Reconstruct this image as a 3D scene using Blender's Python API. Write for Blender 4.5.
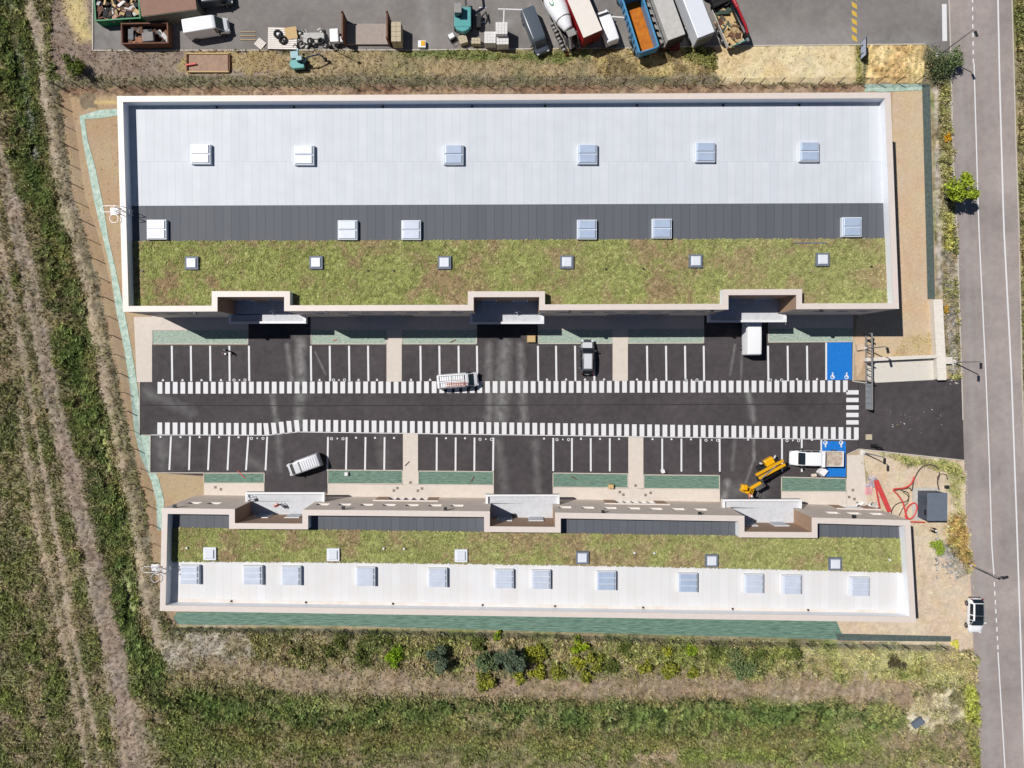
import bpy, math, random
import numpy as np
from mathutils import Vector, Matrix

for o in list(bpy.data.objects): bpy.data.objects.remove(o)
scene = bpy.context.scene
COL = scene.collection

# ---------------------------------------------------------------- camera, sky, sun, exposure
CAM_H = 92.0; FPX = 711.0; TILT = math.atan(11/FPX)
def P(px, py, z=0.0):
    """pixel of the photograph seen on the level z -> point in metres (x east, y north)"""
    dx = (px-512)/FPX; dy = -(py-384)/FPX
    c, s = math.cos(TILT), math.sin(TILT)
    yy = dy*c - s; zz = -dy*s - c
    t = (CAM_H-z)/(-zz)
    return (dx*t, yy*t)
def P3(px, py, z=0.0):
    x, y = P(px, py, z); return Vector((x, y, z))
cam_d = bpy.data.cameras.new('camera'); cam = bpy.data.objects.new('camera', cam_d)
COL.objects.link(cam); scene.camera = cam
cam.location = (0, 0, CAM_H); cam.rotation_euler = (-TILT, 0, 0)
cam_d.sensor_width = 36; cam_d.lens = 36*FPX/1024; cam_d.clip_end = 3000; cam_d.clip_start = 1
scene.render.resolution_x = 1024; scene.render.resolution_y = 768
SUN_EL = math.radians(56); SH = math.radians(26)       # shadows fall 26 degrees south of east
world = bpy.data.worlds.new('World'); scene.world = world; world.use_nodes = True
wn = world.node_tree.nodes; wl = world.node_tree.links
sky = wn.new('ShaderNodeTexSky'); sky.sky_type = 'NISHITA'; sky.sun_disc = False
sky.sun_elevation = SUN_EL; sky.sun_rotation = math.atan2(-math.cos(SH), math.sin(SH))
wn['Background'].inputs[1].default_value = 0.05
sky.dust_density = .2; sky.ozone_density = 4; sky.air_density = .8
wl.new(sky.outputs[0], wn['Background'].inputs[0])
sd = bpy.data.lights.new('sun', 'SUN'); sd.energy = 5.0; sd.angle = math.radians(0.5); sd.color = (1, .965, .915)
so = bpy.data.objects.new('sun', sd); COL.objects.link(so); so.location = (-60, 30, 120)
so.rotation_euler = Vector((math.cos(SH)*math.cos(SUN_EL), -math.sin(SH)*math.cos(SUN_EL), -math.sin(SUN_EL))).to_track_quat('-Z', 'Y').to_euler()
scene.view_settings.view_transform = 'Standard'; scene.view_settings.look = 'None'
scene.view_settings.exposure = 0.0; scene.view_settings.gamma = 1

# ---------------------------------------------------------------- helpers
R = random.Random(7)
GAIN = 1.30
def lin(c):
    c = c/255.0
    return c/12.92 if c <= .04045 else ((c+.055)/1.055)**2.4
def C(r, g, b, k=1.0):
    return tuple(min(.9, lin(v)*k/GAIN) for v in (r, g, b))
MATS = {}
def mat(name, c, rough=.8, metal=0.0, var=.12, scale=2.0, bump=0.0, bscale=12.0, spec=.3, attr=False, stretch=None, c2=None):
    if name in MATS: return MATS[name]
    m = bpy.data.materials.new(name); MATS[name] = m; m.use_nodes = True
    n = m.node_tree.nodes; l = m.node_tree.links; b = n['Principled BSDF']
    b.inputs['Roughness'].default_value = rough; b.inputs['Metallic'].default_value = metal
    b.inputs['Specular IOR Level'].default_value = spec
    tc = n.new('ShaderNodeTexCoord'); src = tc.outputs['Object']
    if stretch:
        mp = n.new('ShaderNodeMapping'); mp.inputs['Scale'].default_value = stretch
        l.new(src, mp.inputs[0]); src = mp.outputs[0]
    nz = n.new('ShaderNodeTexNoise'); nz.inputs['Scale'].default_value = scale; nz.inputs['Detail'].default_value = 6
    nz.inputs['Roughness'].default_value = .65
    l.new(src, nz.inputs['Vector'])
    mr = n.new('ShaderNodeMapRange'); mr.inputs[1].default_value = .3; mr.inputs[2].default_value = .7
    l.new(nz.outputs[0], mr.inputs[0])
    if attr:
        at = n.new('ShaderNodeAttribute'); at.attribute_name = 'tint'
        mr.inputs[3].default_value = 1-var; mr.inputs[4].default_value = 1+var
        mx = n.new('ShaderNodeVectorMath'); mx.operation = 'SCALE'
        l.new(at.outputs['Color'], mx.inputs[0]); l.new(mr.outputs[0], mx.inputs['Scale'])
        l.new(mx.outputs[0], b.inputs['Base Color'])
    else:
        mx = n.new('ShaderNodeMix'); mx.data_type = 'RGBA'
        a = c2 if c2 else tuple(v*(1-var) for v in c); e = c if c2 else tuple(min(.95, v*(1+var)) for v in c)
        mx.inputs[6].default_value = (*a, 1); mx.inputs[7].default_value = (*e, 1)
        l.new(mr.outputs[0], mx.inputs[0]); l.new(mx.outputs[2], b.inputs['Base Color'])
    if bump:
        n2 = n.new('ShaderNodeTexNoise'); n2.inputs['Scale'].default_value = bscale; n2.inputs['Detail'].default_value = 4
        l.new(src, n2.inputs['Vector'])
        bp = n.new('ShaderNodeBump'); bp.inputs['Strength'].default_value = bump; bp.inputs['Distance'].default_value = .1
        l.new(n2.outputs[0], bp.inputs['Height']); l.new(bp.outputs[0], b.inputs['Normal'])
    return m

class MB:
    def __init__(s): s.v = []; s.f = []
    def add(s, v, f):
        k = len(s.v); s.v += [tuple(p) for p in v]; s.f += [tuple(i+k for i in q) for q in f]; return s
    def box(s, c, d, rz=0, ry=0, rx=0, top=1.0):
        x, y, z = d[0]/2, d[1]/2, d[2]/2; t = top
        v = [(-x,-y,-z),(x,-y,-z),(x,y,-z),(-x,y,-z),(-x*t,-y*t,z),(x*t,-y*t,z),(x*t,y*t,z),(-x*t,y*t,z)]
        M = Matrix.Translation(c) @ Matrix.Rotation(rz,4,'Z') @ Matrix.Rotation(ry,4,'Y') @ Matrix.Rotation(rx,4,'X')
        return s.add([M @ Vector(p) for p in v], [(0,3,2,1),(4,5,6,7),(0,1,5,4),(1,2,6,5),(2,3,7,6),(3,0,4,7)])
    def prism(s, poly, z0, z1):
        n = len(poly)
        a = sum(poly[i][0]*poly[(i+1)%n][1]-poly[(i+1)%n][0]*poly[i][1] for i in range(n))
        if a < 0: poly = poly[::-1]
        v = [(p[0],p[1],z0) for p in poly]+[(p[0],p[1],z1) for p in poly]
        return s.add(v, [tuple(range(n))[::-1], tuple(range(n,2*n))]+[(i,(i+1)%n,n+(i+1)%n,n+i) for i in range(n)])
    def sheet(s, poly, z):
        n = len(poly)
        a = sum(poly[i][0]*poly[(i+1)%n][1]-poly[(i+1)%n][0]*poly[i][1] for i in range(n))
        if a < 0: poly = poly[::-1]
        return s.add([(p[0],p[1],z) for p in poly], [tuple(range(n))])
    def quad(s, a, b, c, d): return s.add([a,b,c,d], [(0,1,2,3)])
    def cyl(s, p0, p1, r0, r1=None, n=12):
        r1 = r0 if r1 is None else r1
        p0 = Vector(p0); p1 = Vector(p1); d = (p1-p0).normalized(); u = d.orthogonal().normalized(); w = d.cross(u)
        v = []
        for p, r in ((p0,r0),(p1,r1)):
            for i in range(n):
                t = 2*math.pi*i/n; v.append(p+u*(r*math.cos(t))+w*(r*math.sin(t)))
        return s.add(v, [tuple(range(n))[::-1], tuple(range(n,2*n))]+[(i,(i+1)%n,n+(i+1)%n,n+i) for i in range(n)])
    def tube(s, pts, r, n=6, closed=False):
        pts = [Vector(p) for p in pts]; m = len(pts); v = []
        for i, p in enumerate(pts):
            a = pts[(i-1)%m] if (closed or i) else p; b = pts[(i+1)%m] if (closed or i < m-1) else p
            d = (b-a).normalized(); up = Vector((0,0,1)) if abs(d.z) < .95 else Vector((1,0,0))
            u = d.cross(up).normalized(); w = u.cross(d)
            for k in range(n):
                t = 2*math.pi*k/n; v.append(p+u*(r*math.cos(t))+w*(r*math.sin(t)))
        f = []
        for i in range(m if closed else m-1):
            j = (i+1) % m
            for k in range(n): f.append((i*n+k, i*n+(k+1)%n, j*n+(k+1)%n, j*n+k))
        if not closed: f += [tuple(range(n)), tuple(range((m-1)*n, m*n))[::-1]]
        return s.add(v, f)
    def lathe(s, prof, p0, d, n=20):
        """prof: (distance along axis, radius)"""
        p0 = Vector(p0); d = Vector(d).normalized(); u = d.orthogonal().normalized(); w = d.cross(u); v = []
        for a, r in prof:
            for i in range(n):
                t = 2*math.pi*i/n; v.append(p0+d*a+u*(r*math.cos(t))+w*(r*math.sin(t)))
        f = [(j*n+i, j*n+(i+1)%n, (j+1)*n+(i+1)%n, (j+1)*n+i) for j in range(len(prof)-1) for i in range(n)]
        f += [tuple(range(n))[::-1], tuple(range((len(prof)-1)*n, len(prof)*n))]
        return s.add(v, f)
    def build(s, name, m, parent=None, origin=None, bevel=0.0, smooth=False):
        me = bpy.data.meshes.new(name)
        v = s.v
        if origin is not None: v = [(p[0]-origin[0], p[1]-origin[1], p[2]-origin[2]) for p in v]
        me.from_pydata(v, [], s.f); me.materials.append(m); me.update()
        if smooth: me.polygons.foreach_set('use_smooth', [True]*len(me.polygons))
        o = bpy.data.objects.new(name, me); COL.objects.link(o)
        if parent: o.parent = parent
        if bevel:
            b = o.modifiers.new('bevel', 'BEVEL'); b.width = bevel; b.segments = 2; b.limit_method = 'ANGLE'; b.angle_limit = math.radians(25)
        return o
def tag(o, label=None, cat=None, group=None, kind=None):
    if label: o['label'] = label
    if cat: o['category'] = cat
    if group: o['group'] = group
    if kind: o['kind'] = kind
    return o
def empty(name, loc, rz=0.0, label=None, cat=None, group=None):
    o = bpy.data.objects.new(name, None); COL.objects.link(o); o.empty_display_size = .5
    o.location = loc; o.rotation_euler = (0, 0, rz); return tag(o, label, cat, group)
def struct(o): o['kind'] = 'structure'; return o
def copy_tree(o, parent=None):
    c = o.copy(); COL.objects.link(c); c.parent = parent
    for ch in [q for q in bpy.data.objects if q.parent == o]: copy_tree(ch, c)
    return c
def bulk(name, verts, nper, cols, m, parent=None):
    """verts (N,nper,3) polygons of nper corners, cols (N,3)"""
    N = verts.shape[0]; me = bpy.data.meshes.new(name)
    me.vertices.add(N*nper); me.vertices.foreach_set('co', verts.astype(np.float32).ravel())
    me.loops.add(N*nper); me.loops.foreach_set('vertex_index', np.arange(N*nper, dtype=np.int32))
    me.polygons.add(N); me.polygons.foreach_set('loop_start', np.arange(0, N*nper, nper, dtype=np.int32))
    me.polygons.foreach_set('loop_total', np.full(N, nper, dtype=np.int32))
    a = me.color_attributes.new('tint', 'FLOAT_COLOR', 'POINT')
    cc = np.ones((N, nper, 4), np.float32); cc[:, :, :3] = cols[:, None, :]
    a.data.foreach_set('color', cc.ravel()); me.update(); me.materials.append(m)
    o = bpy.data.objects.new(name, me); COL.objects.link(o)
    if parent: o.parent = parent
    return o
def grid_mesh(name, X, Y, Z, cols, m, drop=None, parent=None, origin=None):
    h, w = X.shape
    if origin is not None: X = X-origin[0]; Y = Y-origin[1]; Z = Z-origin[2]
    me = bpy.data.meshes.new(name); me.vertices.add(h*w)
    me.vertices.foreach_set('co', np.stack([X, Y, Z], -1).astype(np.float32).ravel())
    idx = np.arange(h*w).reshape(h, w)
    q = np.stack([idx[1:, :-1], idx[1:, 1:], idx[:-1, 1:], idx[:-1, :-1]], -1).reshape(-1, 4)
    if drop is not None: q = q[~drop.ravel()]
    n = len(q)
    me.loops.add(n*4); me.loops.foreach_set('vertex_index', q.astype(np.int32).ravel())
    me.polygons.add(n); me.polygons.foreach_set('loop_start', np.arange(0, n*4, 4, dtype=np.int32))
    me.polygons.foreach_set('loop_total', np.full(n, 4, dtype=np.int32))
    a = me.color_attributes.new('tint', 'FLOAT_COLOR', 'POINT')
    cc = np.ones((h, w, 4), np.float32); cc[..., :3] = cols
    a.data.foreach_set('color', cc.ravel()); me.update(); me.validate(); me.materials.append(m)
    me.polygons.foreach_set('use_smooth', np.ones(len(me.polygons), dtype=bool))
    o = bpy.data.objects.new(name, me); COL.objects.link(o)
    if parent: o.parent = parent
    return o
def vnoise(U, V, cell, seed):
    rs = np.random.RandomState(seed); g = rs.rand(256, 256)
    u = U/cell; v = V/cell; iu = np.floor(u).astype(int); iv = np.floor(v).astype(int)
    fu = u-iu; fv = v-iv; fu = fu*fu*(3-2*fu); fv = fv*fv*(3-2*fv)
    a = g[iv % 256, iu % 256]; b = g[iv % 256, (iu+1) % 256]; c = g[(iv+1) % 256, iu % 256]; d = g[(iv+1) % 256, (iu+1) % 256]
    return (a*(1-fu)+b*fu)*(1-fv)+(c*(1-fu)+d*fu)*fv
def fbm(U, V, cell, seed, octv=4, gain=.55):
    t = 0; a = 1; s = 0
    for i in range(octv):
        t = t+a*vnoise(U+i*37.1, V+i*91.7, cell/2**i, seed+i); s += a; a *= gain
    return t/s
def pdist(X, Y, pts):
    d = np.full(X.shape, 1e9)
    for (x0, y0), (x1, y1) in zip(pts[:-1], pts[1:]):
        ex, ey = x1-x0, y1-y0
        t = np.clip(((X-x0)*ex+(Y-y0)*ey)/(ex*ex+ey*ey), 0, 1)
        d = np.minimum(d, np.hypot(X-x0-t*ex, Y-y0-t*ey))
    return d
def inside(X, Y, poly):
    r = np.zeros(X.shape, bool); n = len(poly)
    for i in range(n):
        x0, y0 = poly[i]; x1, y1 = poly[(i+1) % n]
        if y0 == y1: continue
        c = ((y0 > Y) != (y1 > Y)) & (X < (x1-x0)*(Y-y0)/(y1-y0)+x0)
        r ^= c
    return r
def Pn(X, Y):
    dx = (X-512)/FPX; dy = -(Y-384)/FPX; c, s = math.cos(TILT), math.sin(TILT)
    yy = dy*c-s; zz = -dy*s-c; t = CAM_H/(-zz); return dx*t, yy*t

# ---------------------------------------------------------------- ground: one sheet, coloured by what grows and lies on it
STEP = 1.5
gx = np.arange(-170, 1195, STEP); gy = np.arange(-130, 900, STEP)
X, Y = np.meshgrid(gx, gy)
n_big = fbm(X, Y, 60, 1); n_mid = fbm(X, Y, 18, 11); n_fine = fbm(X, Y, 6, 21, 3); n_hi = vnoise(X, Y, 2.2, 31)
n_w = fbm(X, Y, 14, 41)
colr = np.zeros(X.shape+(3,)); DENS = np.zeros(X.shape); HT = np.zeros(X.shape); ZG = np.zeros(X.shape); RG = np.zeros(X.shape)
def put(m, c, dens=None, ht=None, rough=None, c2=None, a=1.0):
    m = np.clip(m, 0, 1)*a
    c = np.array(C(*c))
    if c2 is not None:
        k = np.clip((n_mid-.35)/.3, 0, 1)[..., None]; c = c*(1-k)+np.array(C(*c2))*k
    colr[:] = colr*(1-m[..., None])+c*m[..., None]
    if dens is not None: DENS[:] = DENS*(1-m)+dens*m
    if ht is not None: HT[:] = HT*(1-m)+ht*m
    if rough is not None: RG[:] = RG*(1-m)+rough*m
def band(pts, w, c, soft=2.0, amp=6.0, **k):
    d = pdist(X, Y, pts)+amp*(n_w-.5)*2
    ww = w/2
    put((ww+soft-d)/(2*soft), c, **k)
def area(poly, c, amp=6.0, **k):
    put(inside(X+amp*(n_w-.5)*2, Y+amp*(n_fine-.5)*2, poly).astype(float), c, **k)
# meadow
put(np.ones(X.shape), (122, 116, 80), .8, .24, .6, c2=(140, 127, 102))
put(np.clip((n_big-.5)*6, 0, 1), (100, 110, 60), 1.0, .32, .7, a=.7)
put(np.clip((n_mid-.6)*9, 0, 1), (136, 126, 98), .6, .2, .5, a=.6)
# ditch grown over with dark green plants, running down the west side and along the south
ditch = [(-10,-100),(5,0),(14,60),(22,130),(32,170),(47,215),(60,260),(70,310),(76,360),(83,400),(96,440),(108,500),(118,550),(126,600),(136,650),(160,690),(200,706),(300,716),(450,712),(600,716),(720,712),(800,712),(880,720)]
band(ditch, 44, (108, 116, 60), 8, 14, dens=1.0, ht=.26, rough=.8, c2=(130, 120, 84), a=.9)
band(ditch, 17, (78, 100, 50), 6, 14, dens=1.6, ht=.45, rough=.9, c2=(112, 118, 66), a=.9)
band([(100,425),(103,450),(107,470)], 8, (150,158,92), 2, 4, dens=.3, ht=.1)
band([(122,575),(130,610)], 7, (146,152,96), 2, 4, dens=.3, ht=.1)
# stone bank patches beside the ditch
band([(5,0),(20,60),(28,120),(36,160)], 7, (140,142,132), 2, 9, dens=.5, ht=.15, rough=.9)
# tracks on the west side
trackB = [(-60,-100),(-30,60),(-4,150),(10,200),(22,245),(33,300),(43,345),(52,395),(62,432),(75,489),(88,541),(98,584),(110,641),(120,680),(126,724),(132,800),(140,900)]
band(trackB, 26, (134,122,92), 6, 8, dens=.6, ht=.15, rough=.7, a=.8)
band(trackB, 13, (146,130,116), 5, 8, dens=.35, ht=.12, rough=.9, c2=(130,116,102), a=.85)
band(trackB[8:13], 20, (146,130,118), 6, 8, dens=.3, ht=.12, rough=.9, a=.85)
for ox in (-6, 5): band([(x_+ox, y_) for x_, y_ in trackB], 2.6, (168,150,132), 1.5, 3, dens=.1, rough=.5, a=.7)
band([(112,640),(120,690),(124,720)], 22, (154,136,124), 6, 8, dens=.25, ht=.1, rough=.7)
band([(126,720),(140,768),(150,860)], 30, (146,132,114), 7, 9, dens=.35, ht=.1, rough=.8)
for pts in ([(-12,150),(1,242),(8,286),(15.6,322),(23.4,361),(30,398),(39,448),(52,515),(63,573),(69,640)],
            [(30,500),(46,570),(54,600),(62.5,641),(74,690),(86,761),(95,860)], [(60,570),(70,620),(83,685),(99,750),(112,860)],
            [(84,560),(98,620),(106,680),(114,740)]):
    band(pts, 3.5, (172,154,134), 1.6, 3, dens=.15, ht=.08, rough=.4)
band([(20,400),(34,470),(50,560),(66,640),(86,720),(104,800)], 20, (122,116,84), 6, 8, dens=.8, ht=.2, a=.7)
band([(52,80),(58,125),(67,190),(82,235),(94,280),(104,330),(116,390),(129,455),(143,515),(150,565),(156,605)], 10, (146,134,110), 3, 5, dens=.45, ht=.2, rough=1.0, c2=(118,112,82))
# path along the fence
band([(20,-100),(29,5),(39,39),(43,78),(49,112),(56,143),(62,182),(69,205),(79,239),(87,273),(95,309),(99,335),(104,367),(107,398),(114,415),(122,437),(130,479),(138,521),(143,562),(150,600),(158,646)], 9, (174,156,132), 3, 6, dens=.12, ht=.1, rough=.6, c2=(152,138,118))
area([(86,318),(100,316),(104,338),(90,334)], (172,150,118), dens=.1)
area([(106,398),(122,398),(132,450),(148,520),(140,560),(130,500),(120,450)], (150,140,104), dens=.7, ht=.2, c2=(124,122,80))
# between the yard and the building
area([(50,-60),(95,-60),(95,50),(330,49),(420,49),(420,82),(62,84),(50,50)], (152,134,118), dens=.25, ht=.1, rough=.4, c2=(136,118,104))
band([(76,-60),(74,8),(84,34)], 17, (204,182,124), 4, 8, dens=.1, rough=.3)
area([(180,50),(300,50),(310,66),(250,74),(180,70)], (178,156,110), 10, dens=.4, ht=.1, c2=(158,138,96))
area([(276,50),(600,48),(640,62),(610,80),(250,80),(290,66)], (146,132,94), 8, dens=.45, ht=.09, rough=.6, c2=(160,142,106))
band([(405,53),(440,52),(500,56),(560,57),(590,52)], 9, (116,124,66), 3, 6, dens=.9, ht=.14)
area([(590,48),(716,46),(716,82),(600,82)], (196,172,116), 9, dens=.5, ht=.15, c2=(120,106,70))
band([(690,50),(712,62)], 14, (110,118,58), 4, 7, dens=1.3, ht=.3, a=.8)
area([(715,44),(863,44),(863,83),(715,83)], (226,204,158), 1.0, dens=.16, ht=.08, rough=.35, c2=(214,190,140))
band([(859,46),(859,80)], 8, (150,146,84), 2, 4, dens=1, ht=.2)
area([(866,43),(925,43),(923,83),(866,83)], (226,196,134), 1.0, dens=.28, ht=.1, rough=1.0, c2=(206,172,108))
# strip of weeds at the north fence
band([(62,82),(200,81),(500,81),(715,80)], 11, (122,116,88), 2, 3, dens=.55, ht=.15, rough=.6, c2=(132,122,98))
# bare soil inside the fence
site = [(60,88),(862,86),(866,84),(924,84),(932,88),(936,300),(968,470),(973,560),(975,652),(948,643),(700,639),(176,628),(160,606),(152,560),(146,505),(132,450),(120,392),(107,330),(97,280),(85,235),(71,190),(64,125)]
area(site, (190,163,127), 2.0, dens=.03, ht=.06, rough=.1, c2=(182,154,119))
band([(66,92),(300,91),(500,91),(862,89)], 9, (162,134,106), 2, 3, dens=.1, ht=.08, rough=1.0, c2=(140,112,88))
area([(78,96),(96,92),(98,108),(82,110)], (140,122,98), 3, rough=.3)
band([(96,102),(116,102)], 4, (214,186,122), 1, 1)
area([(893,88),(922,88),(934,302),(936,356),(866,360),(858,378),(853,344),(860,310),(893,310)], (212,185,150), 1.0, dens=.02, rough=.08, c2=(206,178,143))
area([(866,448),(966,462),(972,560),(974,650),(840,638),(830,622),(912,560),(850,520)], (218,196,166), 3.0, dens=.1, ht=.08, rough=.25, c2=(210,188,160))
band([(885,455),(920,462),(955,470)], 9, (150,150,92), 2, 7, dens=1.3, ht=.2)
band([(952,470),(956,500),(962,515)], 13, (160,156,104), 3, 8, dens=1.0, ht=.18)
band([(863,462),(863,500)], 5, (172,158,106), 2, 4, dens=.9, ht=.15)
area([(892,360),(940,352),(936,330),(905,338)], (190,166,118), 6, dens=.5, ht=.1, a=.7)
band([(956,520),(956,550),(962,560)], 22, (158,128,72), 3, 6, dens=1.8, ht=.35, rough=.8, c2=(136,110,60))
band([(938,545),(950,556),(960,575)], 12, (160,156,150), 3, 6, dens=.4, ht=.1, rough=1.0)
# verge by the road
area([(930,84),(953,90),(957,225),(960,300),(962,378),(948,378),(944,300),(936,298),(932,130)], (150,140,104), 1.5, dens=1.2, ht=.22, rough=1.0, c2=(128,124,74))
band([(936,90),(937,160),(939,230),(941,296)], 5, (172,162,150), 2, 4, dens=.2, ht=.1, rough=1)
band([(947,230),(950,290),(953,370)], 7, (150,146,136), 2, 6, dens=.6, ht=.15, rough=1)
band([(948,215),(949,245)], 11, (158,152,62), 2, 5, dens=1.6, ht=.3, a=.9)
band([(951,92),(952,160),(957,260),(961,350),(962,378)], 3, (178,168,150), 1, 1.5, dens=.1)
# south strip
area([(165,628),(260,626),(258,650),(240,668),(170,672),(160,650)], (172,160,146), 16, dens=.4, ht=.14, rough=1.0, c2=(142,132,108), a=.9)
area([(245,628),(400,630),(700,641),(948,648),(975,655),(976,690),(860,684),(600,672),(300,668),(250,655)], (124,120,74), 7, dens=1.3, ht=.28, rough=1.0, c2=(146,132,102))
band([(300,640),(370,648)], 22, (96, 106, 56), 6, 12, dens=1.6, ht=.3, a=.9)
band([(600,650),(700,655),(790,650)], 20, (116, 122, 58), 6, 12, dens=1.6, ht=.3, a=.8)
area([(790,643),(950,646),(972,660),(972,684),(900,682),(850,676),(800,668)], (166,160,108), 6, dens=1.0, ht=.2, rough=.4, c2=(150,142,96))
band([(210,668),(300,680),(400,684),(500,688),(640,688),(760,690),(900,692)], 20, (156,134,112), 5, 8, dens=.5, ht=.15, rough=.6, c2=(140,122,98))
band([(150,690),(200,674),(280,678)], 18, (136,122,84), 5, 7, dens=.8, ht=.2, c2=(152,140,110))
band([(180,745),(320,742),(500,745),(700,748),(860,745)], 30, (116,124,62), 9, 15, dens=1.2, ht=.25, rough=.7, c2=(116,120,70))
band([(210,729),(400,731),(600,734),(820,732)], 11, (116,102,64), 4, 8, dens=1.2, ht=.25, rough=.8, c2=(96,104,54))
band([(380,766),(700,768),(900,770)], 10, (140,128,100), 3, 6, dens=.6, ht=.15, c2=(122,118,76))
band([(640,756),(672,756)], 9, (168,148,124), 3, 5, dens=.3)
area([(912,700),(952,690),(962,715),(950,728),(915,734),(905,715)], (206,190,160), 14, dens=.7, ht=.12, rough=1.0, c2=(164,152,116), a=.9)
area([(905,736),(965,730),(980,775),(982,860),(900,860)], (150,134,112), 7, dens=.6, ht=.16, rough=.7, c2=(132,118,94))
band([(968,690),(972,715)], 11, (146,152,48), 3, 5, dens=1.6, ht=.3)
band([(970,730),(978,770)], 12, (128,126,70), 3, 5, dens=1.1, ht=.25)
band([(176,629),(520,633),(830,642)], 6, (122,118,84), 1.5, 2, dens=1.0, ht=.2, rough=.8)
band([(840,645),(948,648)], 5, (150,146,120), 1.5, 2, dens=.7, ht=.15)
for k in range(9):
    band([(800+k*9+3*(k%3),672),(797+k*9,700)], 1.6, (190,172,148), 1, 2.5, dens=.1)
area([(-60,-60),(12,-60),(18,60),(26,200),(8,200),(2,240),(-40,200)], (112,118,62), 12, dens=1.0, ht=.28, rough=.8, c2=(130,122,80), a=.6)
for bx, by, bw in ((38,652,26),(12,700,22),(30,610,14),(8,470,18),(22,500,12),(6,600,16),(20,280,12),(70,760,14)): band([(bx-6,by-6),(bx+8,by+6)], bw, (106,120,52), 6, 12, dens=1.5, ht=.35, rough=.9, a=.8)
# beyond the road
area([(1008,-130),(1012,0),(1017,146),(1020,230),(1024,376),(1035,768),(1040,900),(1300,900),(1300,-130)], (112,112,60), .5, dens=1.3, ht=.3, rough=.8, c2=(140,128,88))
band([(268,704),(286,716)], 9, (150,156,88), 3, 6, dens=.3, ht=.1, a=.8)
band([(318,704),(344,710)], 8, (146,150,88), 3, 6, dens=.3, ht=.1, a=.8)
band([(468,724),(505,720)], 6, (152,150,92), 3, 5, dens=.3, ht=.1, a=.8)
# patchiness of the uncut ground
veg = np.clip((DENS-.3)*3, 0, 1)*((Y > 92) | (X < 62) | (X > 1000)); nearD = np.clip(1.3-pdist(X, Y, ditch)/22, 0, 1)
pA = fbm(X, Y, 34, 301, 5, .65); pB = fbm(X, Y, 26, 311, 5, .65); pC = fbm(X, Y, 11, 321, 4, .6)
put(veg*np.clip((pA-.53)*12, 0, 1), (146,130,102), dens=.5, ht=.14, a=.6)
put(veg*np.clip((pB-.56)*12, 0, 1)*(X < 1000), (112,126,52), dens=1.3, ht=.3, a=.5)
put(veg*nearD*np.clip((pC-.5)*14, 0, 1), (72,96,46), dens=2.0, ht=.5, a=.7)
put(veg*np.clip((fbm(X, Y, 7, 341, 4, .6)-.58)*14, 0, 1), (88,100,50), dens=1.6, ht=.32, a=.5)
put(veg*nearD*np.clip((.4-pC)*14, 0, 1), (128,132,76), dens=.8, ht=.2, a=.6)
for pts in ([(-12,150),(1,242),(8,286),(15.6,322),(23.4,361),(30,398),(39,448),(52,515),(63,573),(69,640)],
            [(18,400),(28,470),(40,540),(52,591),(62.5,641),(74,690),(86,761),(95,860)], [(60,570),(70,620),(83,685),(99,750),(112,860)]):
    band(pts, 9, (150,134,108), 4, 5, dens=.4, ht=.1, rough=.8, a=.6); band(pts, 3.5, (172,154,132), 2, 3, dens=.1, ht=.06, rough=.7, a=.75)
for ox in (-6, 4): band([(x_+ox, y_) for x_, y_ in trackB], 4, (164,146,128), 2, 3, dens=.06, ht=.06, rough=.7, a=.7)
band(trackB, 12, (142,124,108), 5, 6, dens=.3, ht=.1, rough=1.0, a=.55)
band([(250,672),(300,680),(400,684),(500,688),(640,688),(760,690),(900,692)], 18, (158,138,114), 5, 8, dens=.35, ht=.1, rough=.8, a=.6)
band([(230,736),(500,742),(820,744)], 8, (128,112,72), 5, 9, dens=.8, ht=.2, a=.45)
fb = [(50,95),(57,125),(64,190),(78,235),(91,280),(101,330),(113,390),(126,455),(140,515),(146,565),(152,612)]
band(fb, 9, (142,128,104), 3, 4, dens=.35, ht=.16, rough=1.0, c2=(118,110,82), a=.85)
band([(x_-8, y_) for x_, y_ in fb], 7, (176,158,134), 3, 5, dens=.1, ht=.08, rough=.7, a=.7)
DENS *= np.clip(.25+1.7*(fbm(X, Y, 5, 331, 3)-.18), .1, 2)
# brightness grain and relief
mk = np.clip(DENS, 0, 1)[..., None]; gr = colr.mean(-1, keepdims=True)
colr[:] = (colr*(.86-.06*mk)+gr*(.14+.06*mk))*(1+.34*mk)
grain = 1+RG*((n_fine-.5)*.9+(n_hi-.5)*.9)
colr *= np.clip(grain, .45, 1.7)[..., None]
colr[..., 0] *= 1+.18*(n_mid-.5); colr[..., 2] *= 1-.25*(fbm(X, Y, 9, 77)-.5)
flat = inside(X, Y, [(92,-130),(92,49),(420,49),(640,48),(718,46),(925,44),(951,90),(957,230),(962,376),(962,380),(975,660),(984,900),(1040,900),(1022,376),(1012,-130)]) | inside(X, Y, [(120,96),(892,92),(905,300),(862,350),(862,380),(965,378),(967,462),(856,450),(918,622),(840,641),(176,626),(160,600),(155,500),(136,440),(130,380),(118,300)]) | (pdist(X, Y, [(117,112),(82,117),(85,140),(92,170),(99,205),(106,240),(113,270),(120,310),(128,350),(134,390),(138,430),(144,455),(155,480),(161,500),(161,535)]) < 7) | inside(X, Y, [(830,630),(950,633),(950,644),(830,644)]) | inside(X, Y, [(862,80),(936,80),(940,304),(918,304)])
rel = (n_mid-.5)*.5*np.clip(DENS, 0, 1)+(n_hi-.5)*.22*RG+(n_fine-.5)*.35*RG
dd = pdist(X, Y, ditch); rel -= .6*np.clip(1-dd/22, 0, 1)
ZG = np.where(flat, -.05, rel-.02)
GXw, GYw = Pn(X, Y)
m_ground = mat('soil_and_turf', (.3,.3,.3), .95, var=.12, scale=3.5, bump=.5, bscale=6, attr=True, spec=.15)
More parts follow.
